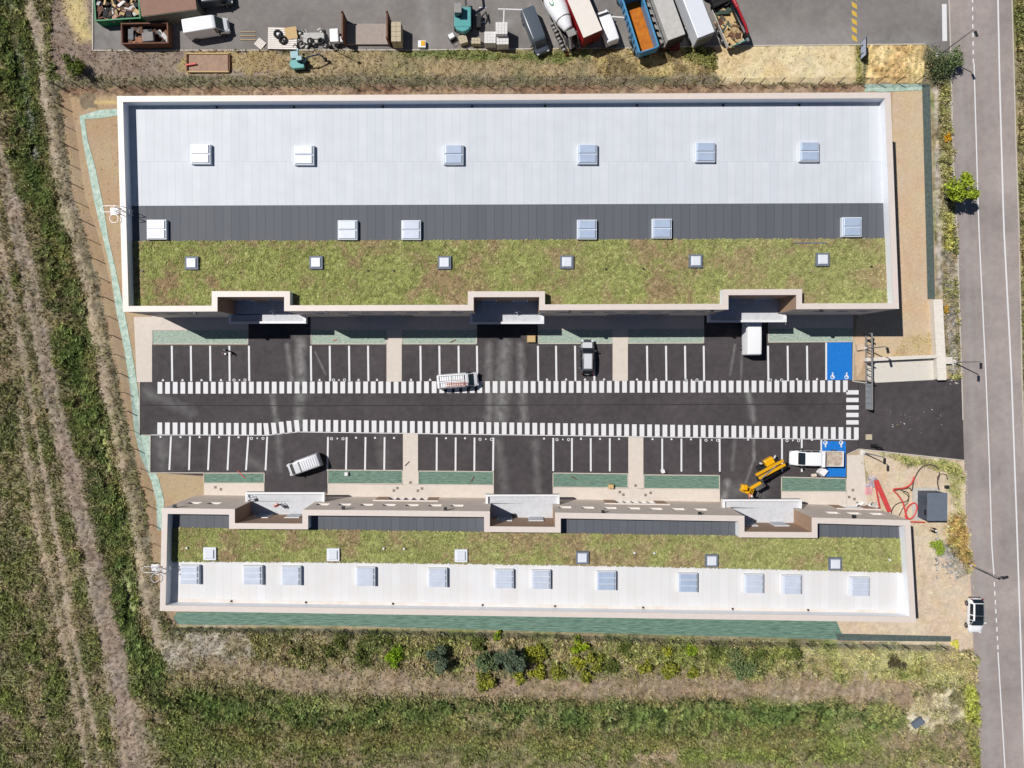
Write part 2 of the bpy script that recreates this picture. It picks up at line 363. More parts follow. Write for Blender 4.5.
struct(grid_mesh('ground', GXw, GYw, ZG, colr, m_ground))
far = MB()
x0, x1, y0, y1 = GXw.min()+.6, GXw.max()-.6, GYw.min()+.6, GYw.max()-.6
for a, b, c, d in ((-700,x0,-700,700),(x1,700,-700,700),(x0,x1,y1,700),(x0,x1,-700,y0)):
    far.add([(a,c,-.35),(b,c,-.35),(b,d,-.35),(a,d,-.35)], [(0,1,2,3)])
struct(far.build('far_fields', mat('far_meadow', C(104,106,66), .95, var=.3, scale=.08)))

# grass and weeds: leaning blades all over the uncut ground
def sample(N, seed, dens):
    rs = np.random.RandomState(seed)
    p = (dens/dens.sum()).ravel(); cs = np.cumsum(p)
    i = np.searchsorted(cs, rs.rand(N)); i = np.clip(i, 0, p.size-1)
    iy, ix = np.unravel_index(i, dens.shape)
    return rs, ix, iy
m_leaf = mat('leaf', (.1,.1,.1), .8, var=.08, attr=True, spec=.2)
def tufts(name, N, seed, dens, blades=3, size=1.0, cmul=(1,1,1), spread=1.0):
    dens = np.where(flat, 0, dens)
    fr = (X > -60) & (X < 1080) & (Y > -50) & (Y < 820); dens = np.where(fr, dens, dens*.15)
    rs, ix, iy = sample(N, seed, dens)
    px = gx[ix]+rs.rand(N)*STEP; py = gy[iy]+rs.rand(N)*STEP
    wx, wy = Pn(px, py); z = ZG[iy, ix]; h = (HT[iy, ix]*(.5+rs.rand(N))+.05)*size
    c = np.minimum(colr[iy, ix]*(np.array(cmul)[None])*(.65+.85*rs.rand(N))[:, None], .62)
    V = []; CC = []
    for b in range(blades):
        a = rs.rand(N)*2*np.pi; r = h*(.35+.6*rs.rand(N))*spread; w = (.035+.05*rs.rand(N))*(.6+h)
        ox = wx+(rs.rand(N)-.5)*.2; oy = wy+(rs.rand(N)-.5)*.2
        t = np.stack([ox+np.cos(a)*r, oy+np.sin(a)*r, z+h], -1)
        m_ = np.stack([ox+np.cos(a)*r*.35, oy+np.sin(a)*r*.35, z+h*.6], -1)
        side = np.stack([-np.sin(a)*w, np.cos(a)*w, np.zeros(N)], -1)
        base = np.stack([ox, oy, z-.05], -1)
        V.append(np.stack([base, m_+side, t, m_-side], 1)); CC.append(c*(.8+.4*rs.rand(N))[:, None])
    o = bulk(name, np.concatenate(V), 4, np.concatenate(CC), m_leaf); o['kind'] = 'stuff'
    return o
g = tufts('meadow_grass', 250000, 3, DENS*(.4+n_fine), 3, .8, (1.5, 1.46, 1.2))
tag(g, 'wild grass and weeds covering the open ground round the site', 'grass', kind='stuff')
g = tufts('tall_weeds', 30000, 5, np.clip(DENS-.9, 0, 3)**1.5*np.clip((n_mid-.45)*6, 0, 1), 6, 1.15, (1.45, 1.5, 1.2), 1.0)
tag(g, 'dark green tall weeds massed along the overgrown ditch and banks', 'weeds', kind='stuff')
g = tufts('pale_flowers', 9000, 9, (DENS > .7)*np.clip((fbm(X, Y, 40, 91)-.47)*8, 0, 1)*(X < 1000), 2, .5, (2.5, 2.3, 2.9), 1.5)
tag(g, 'pale flower heads and dry stalks speckling the meadow', 'wildflowers', kind='stuff')
# ---------------------------------------------------------------- asphalt, pavements, markings
def PP(pts, z=0.0): return [P(a, b, z) for a, b in pts]
def asphalt(name, c, streaks=(), var=.14, seams=False):
    m = mat(name, c, .85, var=var, scale=1.2, bump=.12, bscale=30, spec=.25)
    n = m.node_tree.nodes; l = m.node_tree.links; b = n['Principled BSDF']
    base = b.inputs['Base Color'].links[0].from_socket
    tc = n.new('ShaderNodeTexCoord')
    wn_ = n.new('ShaderNodeTexNoise'); wn_.inputs['Scale'].default_value = .8; wn_.inputs['Detail'].default_value = 5
    l.new(tc.outputs['Object'], wn_.inputs['Vector'])
    lo = n.new('ShaderNodeTexNoise'); lo.inputs['Scale'].default_value = .13; lo.inputs['Detail'].default_value = 7; lo.inputs['Roughness'].default_value = .6; l.new(tc.outputs['Object'], lo.inputs['Vector'])
    lr = n.new('ShaderNodeMapRange'); lr.inputs[1].default_value = .3; lr.inputs[2].default_value = .7; lr.inputs[3].default_value = .78; lr.inputs[4].default_value = 1.24; l.new(lo.outputs[0], lr.inputs[0])
    lm = n.new('ShaderNodeVectorMath'); lm.operation = 'SCALE'; l.new(base, lm.inputs[0]); l.new(lr.outputs[0], lm.inputs['Scale']); base = lm.outputs[0]; l.new(base, b.inputs['Base Color'])
    acc = None
    for (a, e, w, s) in streaks:
        A = Vector((*P(*a), 0)); E = Vector((*P(*e), 0)); D = E-A
        sub = n.new('ShaderNodeVectorMath'); sub.operation = 'SUBTRACT'; l.new(tc.outputs['Object'], sub.inputs[0]); sub.inputs[1].default_value = A
        dt = n.new('ShaderNodeVectorMath'); dt.operation = 'DOT_PRODUCT'; l.new(sub.outputs[0], dt.inputs[0]); dt.inputs[1].default_value = D/D.length_squared
        cl = n.new('ShaderNodeClamp'); l.new(dt.outputs['Value'], cl.inputs[0])
        sc = n.new('ShaderNodeVectorMath'); sc.operation = 'SCALE'; sc.inputs[0].default_value = D; l.new(cl.outputs[0], sc.inputs['Scale'])
        di = n.new('ShaderNodeVectorMath'); di.operation = 'DISTANCE'; l.new(sub.outputs[0], di.inputs[0]); l.new(sc.outputs[0], di.inputs[1])
        ad = n.new('ShaderNodeMath'); ad.operation = 'MULTIPLY_ADD'; l.new(wn_.outputs[0], ad.inputs[0]); ad.inputs[1].default_value = w*1.1; l.new(di.outputs['Value'], ad.inputs[2])
        mr = n.new('ShaderNodeMapRange'); mr.inputs[1].default_value = w*1.5; mr.inputs[2].default_value = w*.3; mr.inputs[3].default_value = 0; mr.inputs[4].default_value = s
        l.new(ad.outputs[0], mr.inputs[0])
        if acc is None: acc = mr.outputs[0]
        else:
            mxm = n.new('ShaderNodeMath'); mxm.operation = 'MAXIMUM'; l.new(acc, mxm.inputs[0]); l.new(mr.outputs[0], mxm.inputs[1]); acc = mxm.outputs[0]
    if acc is not None:
        mu = n.new('ShaderNodeMath'); mu.operation = 'MULTIPLY'; l.new(acc, mu.inputs[0])
        g2 = n.new('ShaderNodeTexNoise'); g2.inputs['Scale'].default_value = .9; g2.inputs['Detail'].default_value = 6; l.new(tc.outputs['Object'], g2.inputs['Vector'])
        r2 = n.new('ShaderNodeMapRange'); r2.inputs[1].default_value = .2; r2.inputs[2].default_value = .55; l.new(g2.outputs[0], r2.inputs[0]); l.new(r2.outputs[0], mu.inputs[1])
        mx = n.new('ShaderNodeMix'); mx.data_type = 'RGBA'; mx.inputs[7].default_value = (*C(168,168,166), 1)
        l.new(mu.outputs[0], mx.inputs[0]); l.new(base, mx.inputs[6]); l.new(mx.outputs[2], b.inputs['Base Color'])
    return m
st = [((287,345),(292,380),.5,.5),((300,340),(301,380),1.0,.75),((301,395),(297,425),1.0,.6),((272,395),(277,425),.6,.45),((278,430),(280,470),.7,.3),
      ((489,345),(489,420),.8,.5),((505,345),(500,420),1.4,.6),((520,345),(524,420),.8,.5),((497,435),(505,490),1.0,.3),((535,440),(538,492),.8,.3),
      ((748,390),(754,422),.6,.55),((754,436),(754,460),.35,.6),((754,460),(746,482),.3,.6),((728,482),(724,500),.8,.7),((728,490),(760,492),1.6,.35),
      ((735,345),(730,375),.3,.4),((742,345),(741,380),.25,.4),((315,352),(326,375),.2,.5),((145,392),(190,412),1.2,.3),((160,440),(163,465),1.6,.3),((178,440),(182,460),1.2,.22),((735,440),(732,470),.4,.3),
      ((380,436),(384,465),1.2,.18),((250,460),(265,470),1,.25)]
m_new = asphalt('new_asphalt', C(76,71,73), st, .22)
polys = [[(139.5,382),(858,380.3),(858,427),(858.5,449.5),(847,454),(846.6,481),(781,480),(781,500.5),(720,499.6),(720,478),(644,477),(552.5,476),(552.5,496.5),(494,495.6),(494,473.5),(327.5,472),(327.5,493.6),(264.6,493),(264.6,476),(204,476),(150.3,472.5),(150.3,434.5),(139.5,434.5)],
         [(152,382),(152,345),(248.6,345),(248.6,316),(310.8,316),(310.8,344.8),(477,344.6),(477,316),(538,316),(538,344),(704,343.5),(704,315),(768,315),(768,343),(853,342),(853,380.3)],
         [(858,380.5),(961.6,378.6),(964.2,460),(858.5,448.6)]]
mb = MB()
for pl in polys: mb.sheet(PP(pl), 0.0)
struct(mb.build('parking_asphalt', m_new))
yard = [(92,-130),(93,50),(418,49.5),(640,47.5),(718,45.5),(925,43.8),(951,60),(949,0),(946,-130)]
ys = [((424,0),(430,45),1.3,.4),((530,8),(528,30),1.3,.35),((120,35),(110,30),3,.45),((585,20),(600,40),2,.4),((500,25),(515,20),1.0,.5),((430,20),(424,46),1.2,.35),((780,36),(925,40),2.2,.3),((700,40),(930,42),1.5,.3),((600,40),(780,44),.8,.3),((100,20),(104,45),1.5,.3),((925,25),(880,10),2.0,.15)]
m_yard = asphalt('yard_asphalt', C(132,127,124), ys, .12)
mb = MB(); mb.sheet(PP(yard), -.012); struct(mb.build('yard_pavement', m_yard))
rl = [(945,-130),(949,0),(951,60),(953,150),(957,230),(961,350),(963,420),(966,520),(971,585),(974,660),(981,768),(988,900)]
rr = [(1010,-130),(1012,0),(1016,146),(1019,230),(1022,376),(1026,500),(1031,640),(1036,768),(1041,900)]
rs_ = [((960,60),(972,400),.7,.5),((972,400),(990,760),.8,.5),((967,60),(980,400),.35,.3),((1005,380),(1012,560),1.0,.4),((985,30),(996,500),.5,.3)]
m_road = asphalt('old_asphalt', C(160,150,146), rs_, .1)
mb = MB(); mb.sheet(PP(rl+rr[::-1]), -.004); struct(mb.build('road', m_road))
# layby shoulder between the road and the soil
mb = MB(); mb.sheet(PP([(962,545),(971.5,585),(974.5,652),(948,652),(945,632),(952,590)]), -.03)
struct(mb.build('gravel_shoulder', mat('gravel_dust', C(206,190,168), .95, var=.08, scale=2, bump=.3, bscale=10)))
# kerb lines of the road
def lineband(pts, w, z0, z1, mb):
    q = [Vector(P(*p)) for p in pts]
    L = []; Rr = []
    for i, p in enumerate(q):
        a = q[max(0, i-1)]; b = q[min(len(q)-1, i+1)]; d = (b-a).normalized(); nn = Vector((-d.y, d.x))*w/2
        L.append(p+nn); Rr.append(p-nn)
    for i in range(len(q)-1):
        mb.prism([L[i], L[i+1], Rr[i+1], Rr[i]], z0, z1)
m_kerb = mat('kerb_concrete', C(200,192,180), .85, var=.1, scale=3)
mb = MB(); lineband(rl[1:7], .14, -.03, .012, mb); lineband(rr, .14, -.03, .02, mb); lineband([(93,-130),(93,50.5)], .15, -.03, .1, mb); lineband([(93,50.5),(418,50),(640,48),(718,46),(925,44.2)], .14, -.03, .05, mb)
struct(mb.build('road_kerb', m_kerb))
# pavements
m_pave = mat('pale_paving', C(219,208,197), .85, var=.06, scale=1.5, bump=.1, bscale=20)
mb = MB()
for pl in ([(134,317),(152.2,317),(152.2,382),(137,382)], [(152.2,314),(248.6,314),(248.6,330),(152.2,330)], [(310.8,314),(477,314),(477,330),(310.8,330)], [(538,314),(704,313),(704,328.8),(538,329.6)], [(768,312.5),(853,312),(853,328),(768,328.5)],
           [(386.6,330),(401.8,330),(401.8,381.6),(386.6,381.6)], [(612.6,329.3),(627.8,329.1),(627.8,380.8),(612.6,380.9)],
           [(204,483.2),(264.4,483.4),(264.4,500),(204,500)], [(327.7,484),(493.8,485.4),(493.8,502),(327.7,500)], [(552.7,487.5),(719.8,489.4),(719.8,506),(552.7,504)], [(781.2,491.8),(846.5,492),(846.5,508),(781.2,507)],
           [(403,433.4),(418,433.6),(418,485),(403,484.5)], [(628.3,437),(643.3,437.3),(643.3,489),(628.3,488)], [(846.8,455),(863.5,455),(868,512),(846.8,508)]):
    mb.prism(PP(pl), -.04, .045)
struct(mb.build('footpath', m_pave))
# planting beds under weed matting with concrete edging
beds_n = [[(152.5,330.2),(248,330.2),(248,344),(152.5,344)], [(311.2,330.2),(386.2,330.2),(386.2,343.9),(311.2,343.9)], [(402.2,330.2),(476.6,330.2),(476.6,343.8),(402.2,343.8)], [(538.4,330),(612.2,329.8),(612.2,343.4),(538.4,343.6)], [(628.2,329.4),(703.6,329),(703.6,343),(628.2,343.3)], [(768.4,328.7),(852.6,328.2),(852.6,341.6),(768.4,342.2)]]
beds_s = [[(204,473),(264.3,473),(264.3,483),(204,483)], [(328,470),(402.5,470.4),(402.5,483.7),(328,483.6)], [(418.4,471),(493.4,471.6),(493.4,485),(418.4,484.4)], [(553,473),(627.8,473.8),(627.8,487.6),(553,487)], [(643.8,474.8),(719.4,475.4),(719.4,489),(643.8,488.4)], [(781.4,477),(846.2,478.6),(846.2,491.5),(781.4,491.2)]]
m_matn = mat('pale_weed_matting', C(206,216,204), .7, var=.25, scale=4, bump=1.0, bscale=6, c2=C(120,150,132), stretch=(.6,2.2,1))
m_mats = mat('green_weed_matting', C(138,166,150), .7, var=.25, scale=4, bump=1.0, bscale=5, c2=C(70,102,88), stretch=(.3,2.2,1))
mb = MB(); kb = MB()
def frame(pl, kb):
    q = pl+[pl[0]]
    for i in range(4): lineband([q[i], q[i+1]], .12, -.03, .06, kb)
for pl in beds_n: mb.sheet(PP(pl), .01); frame(pl, kb)
struct(mb.build('planting_bed_matting', m_matn))
mb = MB()
for pl in beds_s: mb.sheet(PP(pl), .01); frame(pl, kb)
struct(mb.build('green_bed_matting', m_mats))
lineband([(150.4,434.6),(150.2,472.8),(204,472.8)], .12, -.03, .06, kb); lineband([(139.6,434.8),(139.6,382)], .1, -.03, .05, kb)
lineband([(853.2,341.8),(852.8,381)], .14, -.03, .08, kb); lineband([(852.8,381.2),(866,383)], .12, -.03, .08, kb); lineband([(866.5,361),(866.3,383)], .3, -.03, .1, kb)
lineband([(847,454.6),(858.6,449),(964,460.4)], .14, -.03, .08, kb); lineband([(858.6,449),(859,455)], .14, -.03, .08, kb)
struct(kb.build('bed_kerb', m_kerb))
# weed matting rolled out along the fence lines
rib = [(118,112),(100,114),(82,117.5),(85,140),(92,170),(99,205),(106,240),(113,270),(120,310),(128,350),(134,390),(138,430),(144,455),(155,480),(160,500),(161,530)]
m_rib = mat('pale_fence_matting', C(206,222,210), .6, var=.2, scale=1.6, bump=.9, bscale=3, c2=C(132,168,150))
mb = MB()
q = [Vector(P(*p)) for p in rib]; Ls = []; Rs = []
for i, p in enumerate(q):
    a = q[max(0, i-1)]; b = q[min(len(q)-1, i+1)]; d = (b-a).normalized(); w = .42+.12*math.sin(i*1.7)
    if i > 9: w = .5
    Ls.append(p+Vector((-d.y, d.x))*w); Rs.append(p-Vector((-d.y, d.x))*w)
for i in range(len(q)-1): mb.quad((*Ls[i], -.008), (*Ls[i+1], -.008), (*Rs[i+1], -.008), (*Rs[i], -.008))
mb.sheet(PP([(139,435.2),(150,435.2),(150,474),(145,458)]), -.004)
mb.sheet(PP([(865,84),(923,84),(922,90),(880,92),(872,91),(865,92)]), -.008)
struct(mb.build('fence_line_matting', m_rib))
m_sm = mat('teal_fence_matting', C(136,166,150), .65, var=.2, scale=3, bump=1.0, bscale=4, c2=C(68,102,88), stretch=(.22,2.2,1))
mb = MB(); mb.sheet(PP([(177,612),(340,612),(835,618),(842,634),(838,639.5),(340,626),(178,624.5),(173,618)]), .0)
struct(mb.build('south_matting', m_sm))
m_dm = mat('dark_fence_matting', C(88,100,96), .65, var=.3, scale=2.5, bump=.8, bscale=5)
mb = MB(); mb.sheet(PP([(835,633.5),(951,636.2),(951,641.6),(838,640.6)]), .008); mb.sheet(PP([(922,84),(930,84),(935,299),(927.5,299)]), .008)
struct(mb.build('dark_matting', m_dm))
m_jnt = mat('asphalt_joint', C(52,49,51), .9, var=.2, scale=3)
mb = MB()
for a, b_ in (((139.8,405.2),(300,405.8)),((300,405.8),(860,404)),((249,345),(249,382)),((310.6,345),(310.6,382)),((477.3,345),(477.3,381)),((537.6,345),(537.6,381)),((704,344),(704,380)),((768,343),(768,380)),((267.5,436),(265,472)),((553,436),(553,473)),((720.5,438),(720.5,474)),((858.3,381),(858.3,449))):
    A = Vector(P(*a)); B = Vector(P(*b_)); d = (B-A).normalized(); nn = Vector((-d.y, d.x))*.05; mb.sheet([A+nn, A-nn, B-nn, B+nn], .002)
struct(mb.build('asphalt_joints', m_jnt))
# painted markings
m_wp = mat('white_road_paint', C(230,230,232), .6, var=.14, scale=9)
mb = MB(); zm = .004
def strip(a, b, w, z=zm, m=None):
    m = m or mb
    A = Vector(P(*a)); B = Vector(P(*b)); d = (B-A).normalized(); nn = Vector((-d.y, d.x))*w/2
    m.sheet([A+nn, A-nn, B-nn, B+nn], z)
for i in range(91):
    x = 157.6+i*7.616; y = 382-(x-157)*.0023
    mb.sheet(PP([(x, y), (x+4.7, y), (x+4.7, y+11.7), (x, y+11.7)]), zm)
for i in range(92):
    x = 157.4+i*7.654
    if x < 268: y = 422.5+(x-157)*.006
    elif x < 300: y = 423.2-(x-268)*.115
    else: y = 419.6+(x-300)*.0141
    sh = 1.2 if 262 < x < 300 else 0
    mb.sheet(PP([(x-sh, y), (x+4.7-sh, y), (x+4.7, y+11.8), (x, y+11.8)]), zm)
for y in (390.2, 397.8, 405.3, 412.8, 420.2): mb.sheet(PP([(846.3,y),(858.6,y),(858.6,y+4.3),(846.3,y+4.3)]), zm)
struct(mb.build('crossing_markings', m_wp)); mb = MB()
for x in (171.8,190.8,210.1,229.3,248.9,310.8,329.7,349,368,420.4,439.3,458.5,476.9,537.9,556,575,594,647,666,685,703.7,768,787.6,807):
    strip((x, 345.8), (x+.4, 381.2), .24)
strip((826.2,342.6), (826.2,380), .24)
for t, b_ in ((171,169.3),(190,189),(209.6,208),(229.2,227.5),(248.3,246),(267.2,265.5),(328,327.4),(346.6,346),(365.5,365),(384.6,384.2),(436.8,436.6),(455.7,455.5),(474.5,474.3),(493.4,493),(553.2,553.2),(571.9,571.9),(590.7,590.8),(609.8,609.8),(662.2,662.2),(681.4,681.4),(700.5,700.6),(719.6,719.8),(782,782),(801.7,801.8),(821.3,821.4)):
    strip((t, 436.2+(t-170)*.0045), (b_, 470+(t-170)*.003), .22)
for a, b_ in (((150.5,434.9),(268,435.2)),((268,435.2),(298,431.9)),((298,431.9),(858,439.7))): strip(a, b_, .09)
# bay symbols at the mouths of the bays
def ring(cx, cy, r, w, z=zm, n=10):
    c = Vector(P(cx, cy)); r *= .13
    for i in range(n):
        a, b_ = 2*math.pi*i/n, 2*math.pi*(i+1)/n
        mb.add([(c.x+(r-w)*math.cos(a), c.y+(r-w)*math.sin(a), z), (c.x+r*math.cos(a), c.y+r*math.sin(a), z), (c.x+r*math.cos(b_), c.y+r*math.sin(b_), z), (c.x+(r-w)*math.cos(b_), c.y+(r-w)*math.sin(b_), z)], [(0,1,2,3)])
def glyph(cx, cy, s=1.0):
    strip((cx-1.1*s, cy), (cx+1.1*s, cy), .14); strip((cx, cy), (cx, cy-1.5*s), .16, zm+.003)
for x in (163,182.5,201.5,221,319.5,358.5,377,411,430,449,547,566,585,604,637,656,797,817): glyph(x, 380.6-(x-157)*.0016)
for x in (160.5,180.5,199.5,219,238.5,356,375,394,446,465,544,581,600,619,652.5,671.5,691,748,812): glyph(x, 437.2+(x-160)*.0045, .9)
for x0 in (234,333.5,686,770.5): ring(x0, 380.1, 1.5, .08); ring(x0+11, 380, 1.5, .08); glyph(x0+5.5, 380.2, .6)
for x0 in (251.5,331.5,480,557,706,787): ring(x0, 438+(x0-160)*.004, 1.5, .08); ring(x0+11.5, 438+(x0-160)*.004, 1.5, .08); glyph(x0+5.8, 438+(x0-160)*.004, .6)
def wheelchair(cx, cy, flip):
    s = -1 if flip else 1
    ring(cx, cy+.6*s, 2.2, .1, zm+.006); strip((cx, cy), (cx+.2, cy-2.8*s), .16, zm+.009); ring(cx+.2, cy-3.4*s, .8, .08, zm+.006, 8); strip((cx, cy), (cx+2.2, cy+1.2*s), .14, zm+.012)
wheelchair(832.5, 376.5, False); wheelchair(846.5, 376.5, False)
wheelchair(825.3, 443.2, True); wheelchair(841, 443.2, True)
struct(mb.build('bay_markings', m_wp)); mb = MB()
strip((944.3,4), (944.8,41), .6, -.008); strip((498,8.8),(525,9.6),.14,-.008); strip((504,9),(503.5,24),.14,-.008); strip((479,7.5),(486,7.3),.12,-.008); strip((478,22),(486,22.3),.12,-.008); strip((606,16),(626,17.5),.16,-.008)

for a, b_ in zip([(995,-130),(998,0),(999.6,78),(1003,200),(1004,230),(1011.5,376),(1017,530),(1021,650),(1028,860)][:-1], [(998,0),(999.6,78),(1003,200),(1004,230),(1011.5,376),(1017,530),(1021,650),(1028,860)]): strip(a, b_, .2, .0)
for a, b_ in (((974,63),(978,200)),((978,200),(979,230)),((979,230),(986,378)),((986,378),(989.5,466)),((989.5,466),(991.8,545)),((991.8,545),(994,576)),((998,652),(1005,768)),((1005,768),(1012,880))): strip(a, b_, .15, .0)
for i in range(-6, 7): strip((972.6+i*.12, 9+i*8.6-2), (972.6+i*.12, 9+i*8.6+2.2), .16, .0)
for i in range(8): strip((994.3+i*.5, 582+i*9), (994.5+i*.5, 586.5+i*9), .16, .0)
struct(mb.build('road_markings', m_wp)); mb = MB()
m_yp = mat('yellow_road_paint', C(214,178,74), .7, var=.15, scale=5)
for i in range(-8, 5):
    y = 2.5+i*8.2; mb.sheet(PP([(851.5,y-1),(856.5,y+1.6),(857.3,y+6.6),(852.3,y+4)]), -.008)
struct(mb.build('yellow_markings', m_yp)); mb = MB()
m_bl = mat('blue_bay_paint', C(20,120,208), .7, var=.2, scale=4)
mb.sheet(PP([(827,342.6),(851.8,342),(851.8,379.6),(827,380.2)]), .006); mb.sheet(PP([(822,441),(845.8,441.4),(845.8,476.8),(822,476.4)]), .006)
struct(mb.build('blue_bay', m_bl)); mb = MB()
for x, y in ((397.5,488),(394,490.5),(418,490.6),(422,488.5),(410.5,482.5),(619.8,492),(623.3,494.6),(650.6,492.8),(645.5,495),(635.5,485.5),(849,497),(854.3,499),(852.7,490),(215.6,487.2),(221,489.2)):
    c = P(x, y); mb.box((c[0], c[1], .048), (.34, .34, .02))
o = mb.build('inspection_covers', mat('iron_cover', C(140,126,114), .7)); struct(o)
# ---------------------------------------------------------------- the two buildings
ZT = 9.2; ZD = 7.9; ZB = 3.7
m_cop = mat('coping_stone', C(226,214,205), .45, var=.04, scale=1.5, spec=.5)
m_wall = mat('taupe_render', C(240,224,210,1.0), .85, var=.06, scale=1.2)
m_brown = mat('brown_cladding', C(176,146,122), .8, var=.08, scale=2)
m_lining = mat('parapet_membrane', C(244,246,250,1.05), .45, var=.03, scale=1)
m_white = mat('white_metal', C(240,240,242), .35, var=.04, scale=3, spec=.5)
m_slab = mat('balcony_floor', C(206,208,213), .7, var=.1, scale=2.2, bump=.15, bscale=15)
m_dark = mat('dark_metal', C(44,44,48), .5, var=.1, spec=.4)
m_glass = mat('window_glass', C(150,160,172), .08, var=.1, spec=.8)
m_door = mat('grey_door', C(110,112,116), .5, var=.05)
m_sky = mat('skylight_glazing_sky_reflection', C(178,194,218), .34, var=.08, scale=1.2, spec=1.0); m_sky_glare = mat('skylight_glazing_sun_glare', C(206,214,230), .34, var=.08, scale=1.2, spec=.9); m_lid = mat('skylight_lid', C(226,230,238), .4, var=.04, spec=.6)  # bluish glazing has the sky's reflection in its colour, the paler copy sun glare
m_sill = mat('pale_sill', C(236,228,220), .6, var=.04)
def seam_mat(name, c, c2, w, rowh, mortar, mc, rough, stain=None):
    m = bpy.data.materials.new(name); m.use_nodes = True; n = m.node_tree.nodes; l = m.node_tree.links; b = n['Principled BSDF']
    tc = n.new('ShaderNodeTexCoord'); br = n.new('ShaderNodeTexBrick')
    mp = n.new('ShaderNodeMapping'); l.new(tc.outputs['Object'], mp.inputs[0]); l.new(mp.outputs[0], br.inputs['Vector'])
    br.offset = .43; br.inputs['Scale'].default_value = 1; br.inputs['Brick Width'].default_value = w; br.inputs['Row Height'].default_value = rowh
    br.inputs['Mortar Size'].default_value = mortar; br.inputs['Mortar Smooth'].default_value = .6
    br.inputs['Color1'].default_value = (*c, 1); br.inputs['Color2'].default_value = (*c2, 1); br.inputs['Mortar'].default_value = (*mc, 1)
    nz = n.new('ShaderNodeTexNoise'); nz.inputs['Scale'].default_value = .5; nz.inputs['Detail'].default_value = 8; l.new(tc.outputs['Object'], nz.inputs['Vector'])
    mr = n.new('ShaderNodeMapRange'); mr.inputs[1].default_value = .35; mr.inputs[2].default_value = .7; mr.inputs[4].default_value = .3 if stain else .12
    l.new(nz.outputs[0], mr.inputs[0])
    mx = n.new('ShaderNodeMix'); mx.data_type = 'RGBA'; mx.inputs[7].default_value = (*(stain or tuple(v*.8 for v in c)), 1)
    l.new(mr.outputs[0], mx.inputs[0]); l.new(br.outputs['Color'], mx.inputs[6]); l.new(mx.outputs[2], b.inputs['Base Color'])
    b.inputs['Roughness'].default_value = rough; b.inputs['Specular IOR Level'].default_value = .3
    return m, mp
m_whroof, _mp = seam_mat('white_membrane', C(218,222,228), C(211,216,223), 1.0, 7.0, .02, C(178,186,196), .55, stain=C(196,200,204))
_mp.inputs['Location'].default_value = (0, -(P(500,161.5,7.9)[1]-P(507,205)[1]), 0)
m_grroof, _mp2 = seam_mat('grey_membrane', C(101,104,111), C(94,98,105), 1.0, 400, .03, C(66,68,74), .7); _mp2.inputs['Location'].default_value = (0, 150, 0)
m_whroof2, _mp3 = seam_mat('weathered_white_membrane', C(232,232,234), C(224,224,225), 1.0, 400, .018, C(200,202,206), .6, stain=C(224,214,202)); _mp3.inputs['Location'].default_value = (0, 150, 0)
m_sed = mat('sedum', (.2,.2,.2), .95, var=.3, scale=7, bump=.6, bscale=14, attr=True, spec=.1)

def offset_poly(poly, d):
    n = len(poly); a = sum(poly[i][0]*poly[(i+1)%n][1]-poly[(i+1)%n][0]*poly[i][1] for i in range(n)); s = 1 if a > 0 else -1
    out = []
    for i in range(n):
        p0, p1, p2 = Vector(poly[i-1]), Vector(poly[i]), Vector(poly[(i+1) % n])
        d1 = (p1-p0).normalized(); d2 = (p2-p1).normalized()
        n1 = Vector((-d1.y, d1.x))*s; n2 = Vector((-d2.y, d2.x))*s
        b = (n1+n2); b = b/b.length_squared*2
        out.append(p1+b*d)
    return out
def ring_mesh(po, pi, z, mb):
    n = len(po)
    for i in range(n):
        j = (i+1) % n
        mb.add([(*po[i], z), (*po[j], z), (*pi[j], z), (*pi[i], z)], [(0,1,2,3)])
def coping(po, pi, z0, z1):
    mb = MB(); n = len(po); v = [(*p, z) for z in (z0, z1) for p in po]+[(*p, z) for z in (z0, z1) for p in pi]; f = []
    for i in range(n):
        j = (i+1) % n
        f += [(i, j, n+j, n+i), (2*n+i, 3*n+i, 3*n+j, 2*n+j), (n+i, n+j, 3*n+j, 3*n+i), (i, 2*n+i, 2*n+j, j)]
    return mb.add(v, f)
def facade(mb, rv, a, b, z0, z1, outn, ops, depth=.3):
    """wall sheet from a to b with openings (u0,u1,w0,w1) and their reveals"""
    a = Vector(a); b = Vector(b); L = (b-a).length; d = (b-a)/L; outn = Vector(outn)
    us = sorted({0, L, *[o[0] for o in ops], *[o[1] for o in ops]}); zs = sorted({z0, z1, *[o[2] for o in ops], *[o[3] for o in ops]})
    pt = lambda u, z, e=0: (*(a+d*u-outn*e), z)
    for i in range(len(us)-1):
        for k in range(len(zs)-1):
            uc = (us[i]+us[i+1])/2; zc = (zs[k]+zs[k+1])/2
            if any(o[0] < uc < o[1] and o[2] < zc < o[3] for o in ops): continue
            mb.quad(pt(us[i], zs[k]), pt(us[i+1], zs[k]), pt(us[i+1], zs[k+1]), pt(us[i], zs[k+1]))
    for (u0, u1, w0, w1) in ops:
        for q in ((u0,w0,u0,w1),(u1,w0,u1,w1),(u0,w0,u1,w0),(u0,w1,u1,w1)):
            rv.quad(pt(q[0],q[1]), pt(q[2],q[3]), pt(q[2],q[3],depth), pt(q[0],q[1],depth))
    return a, d, outn
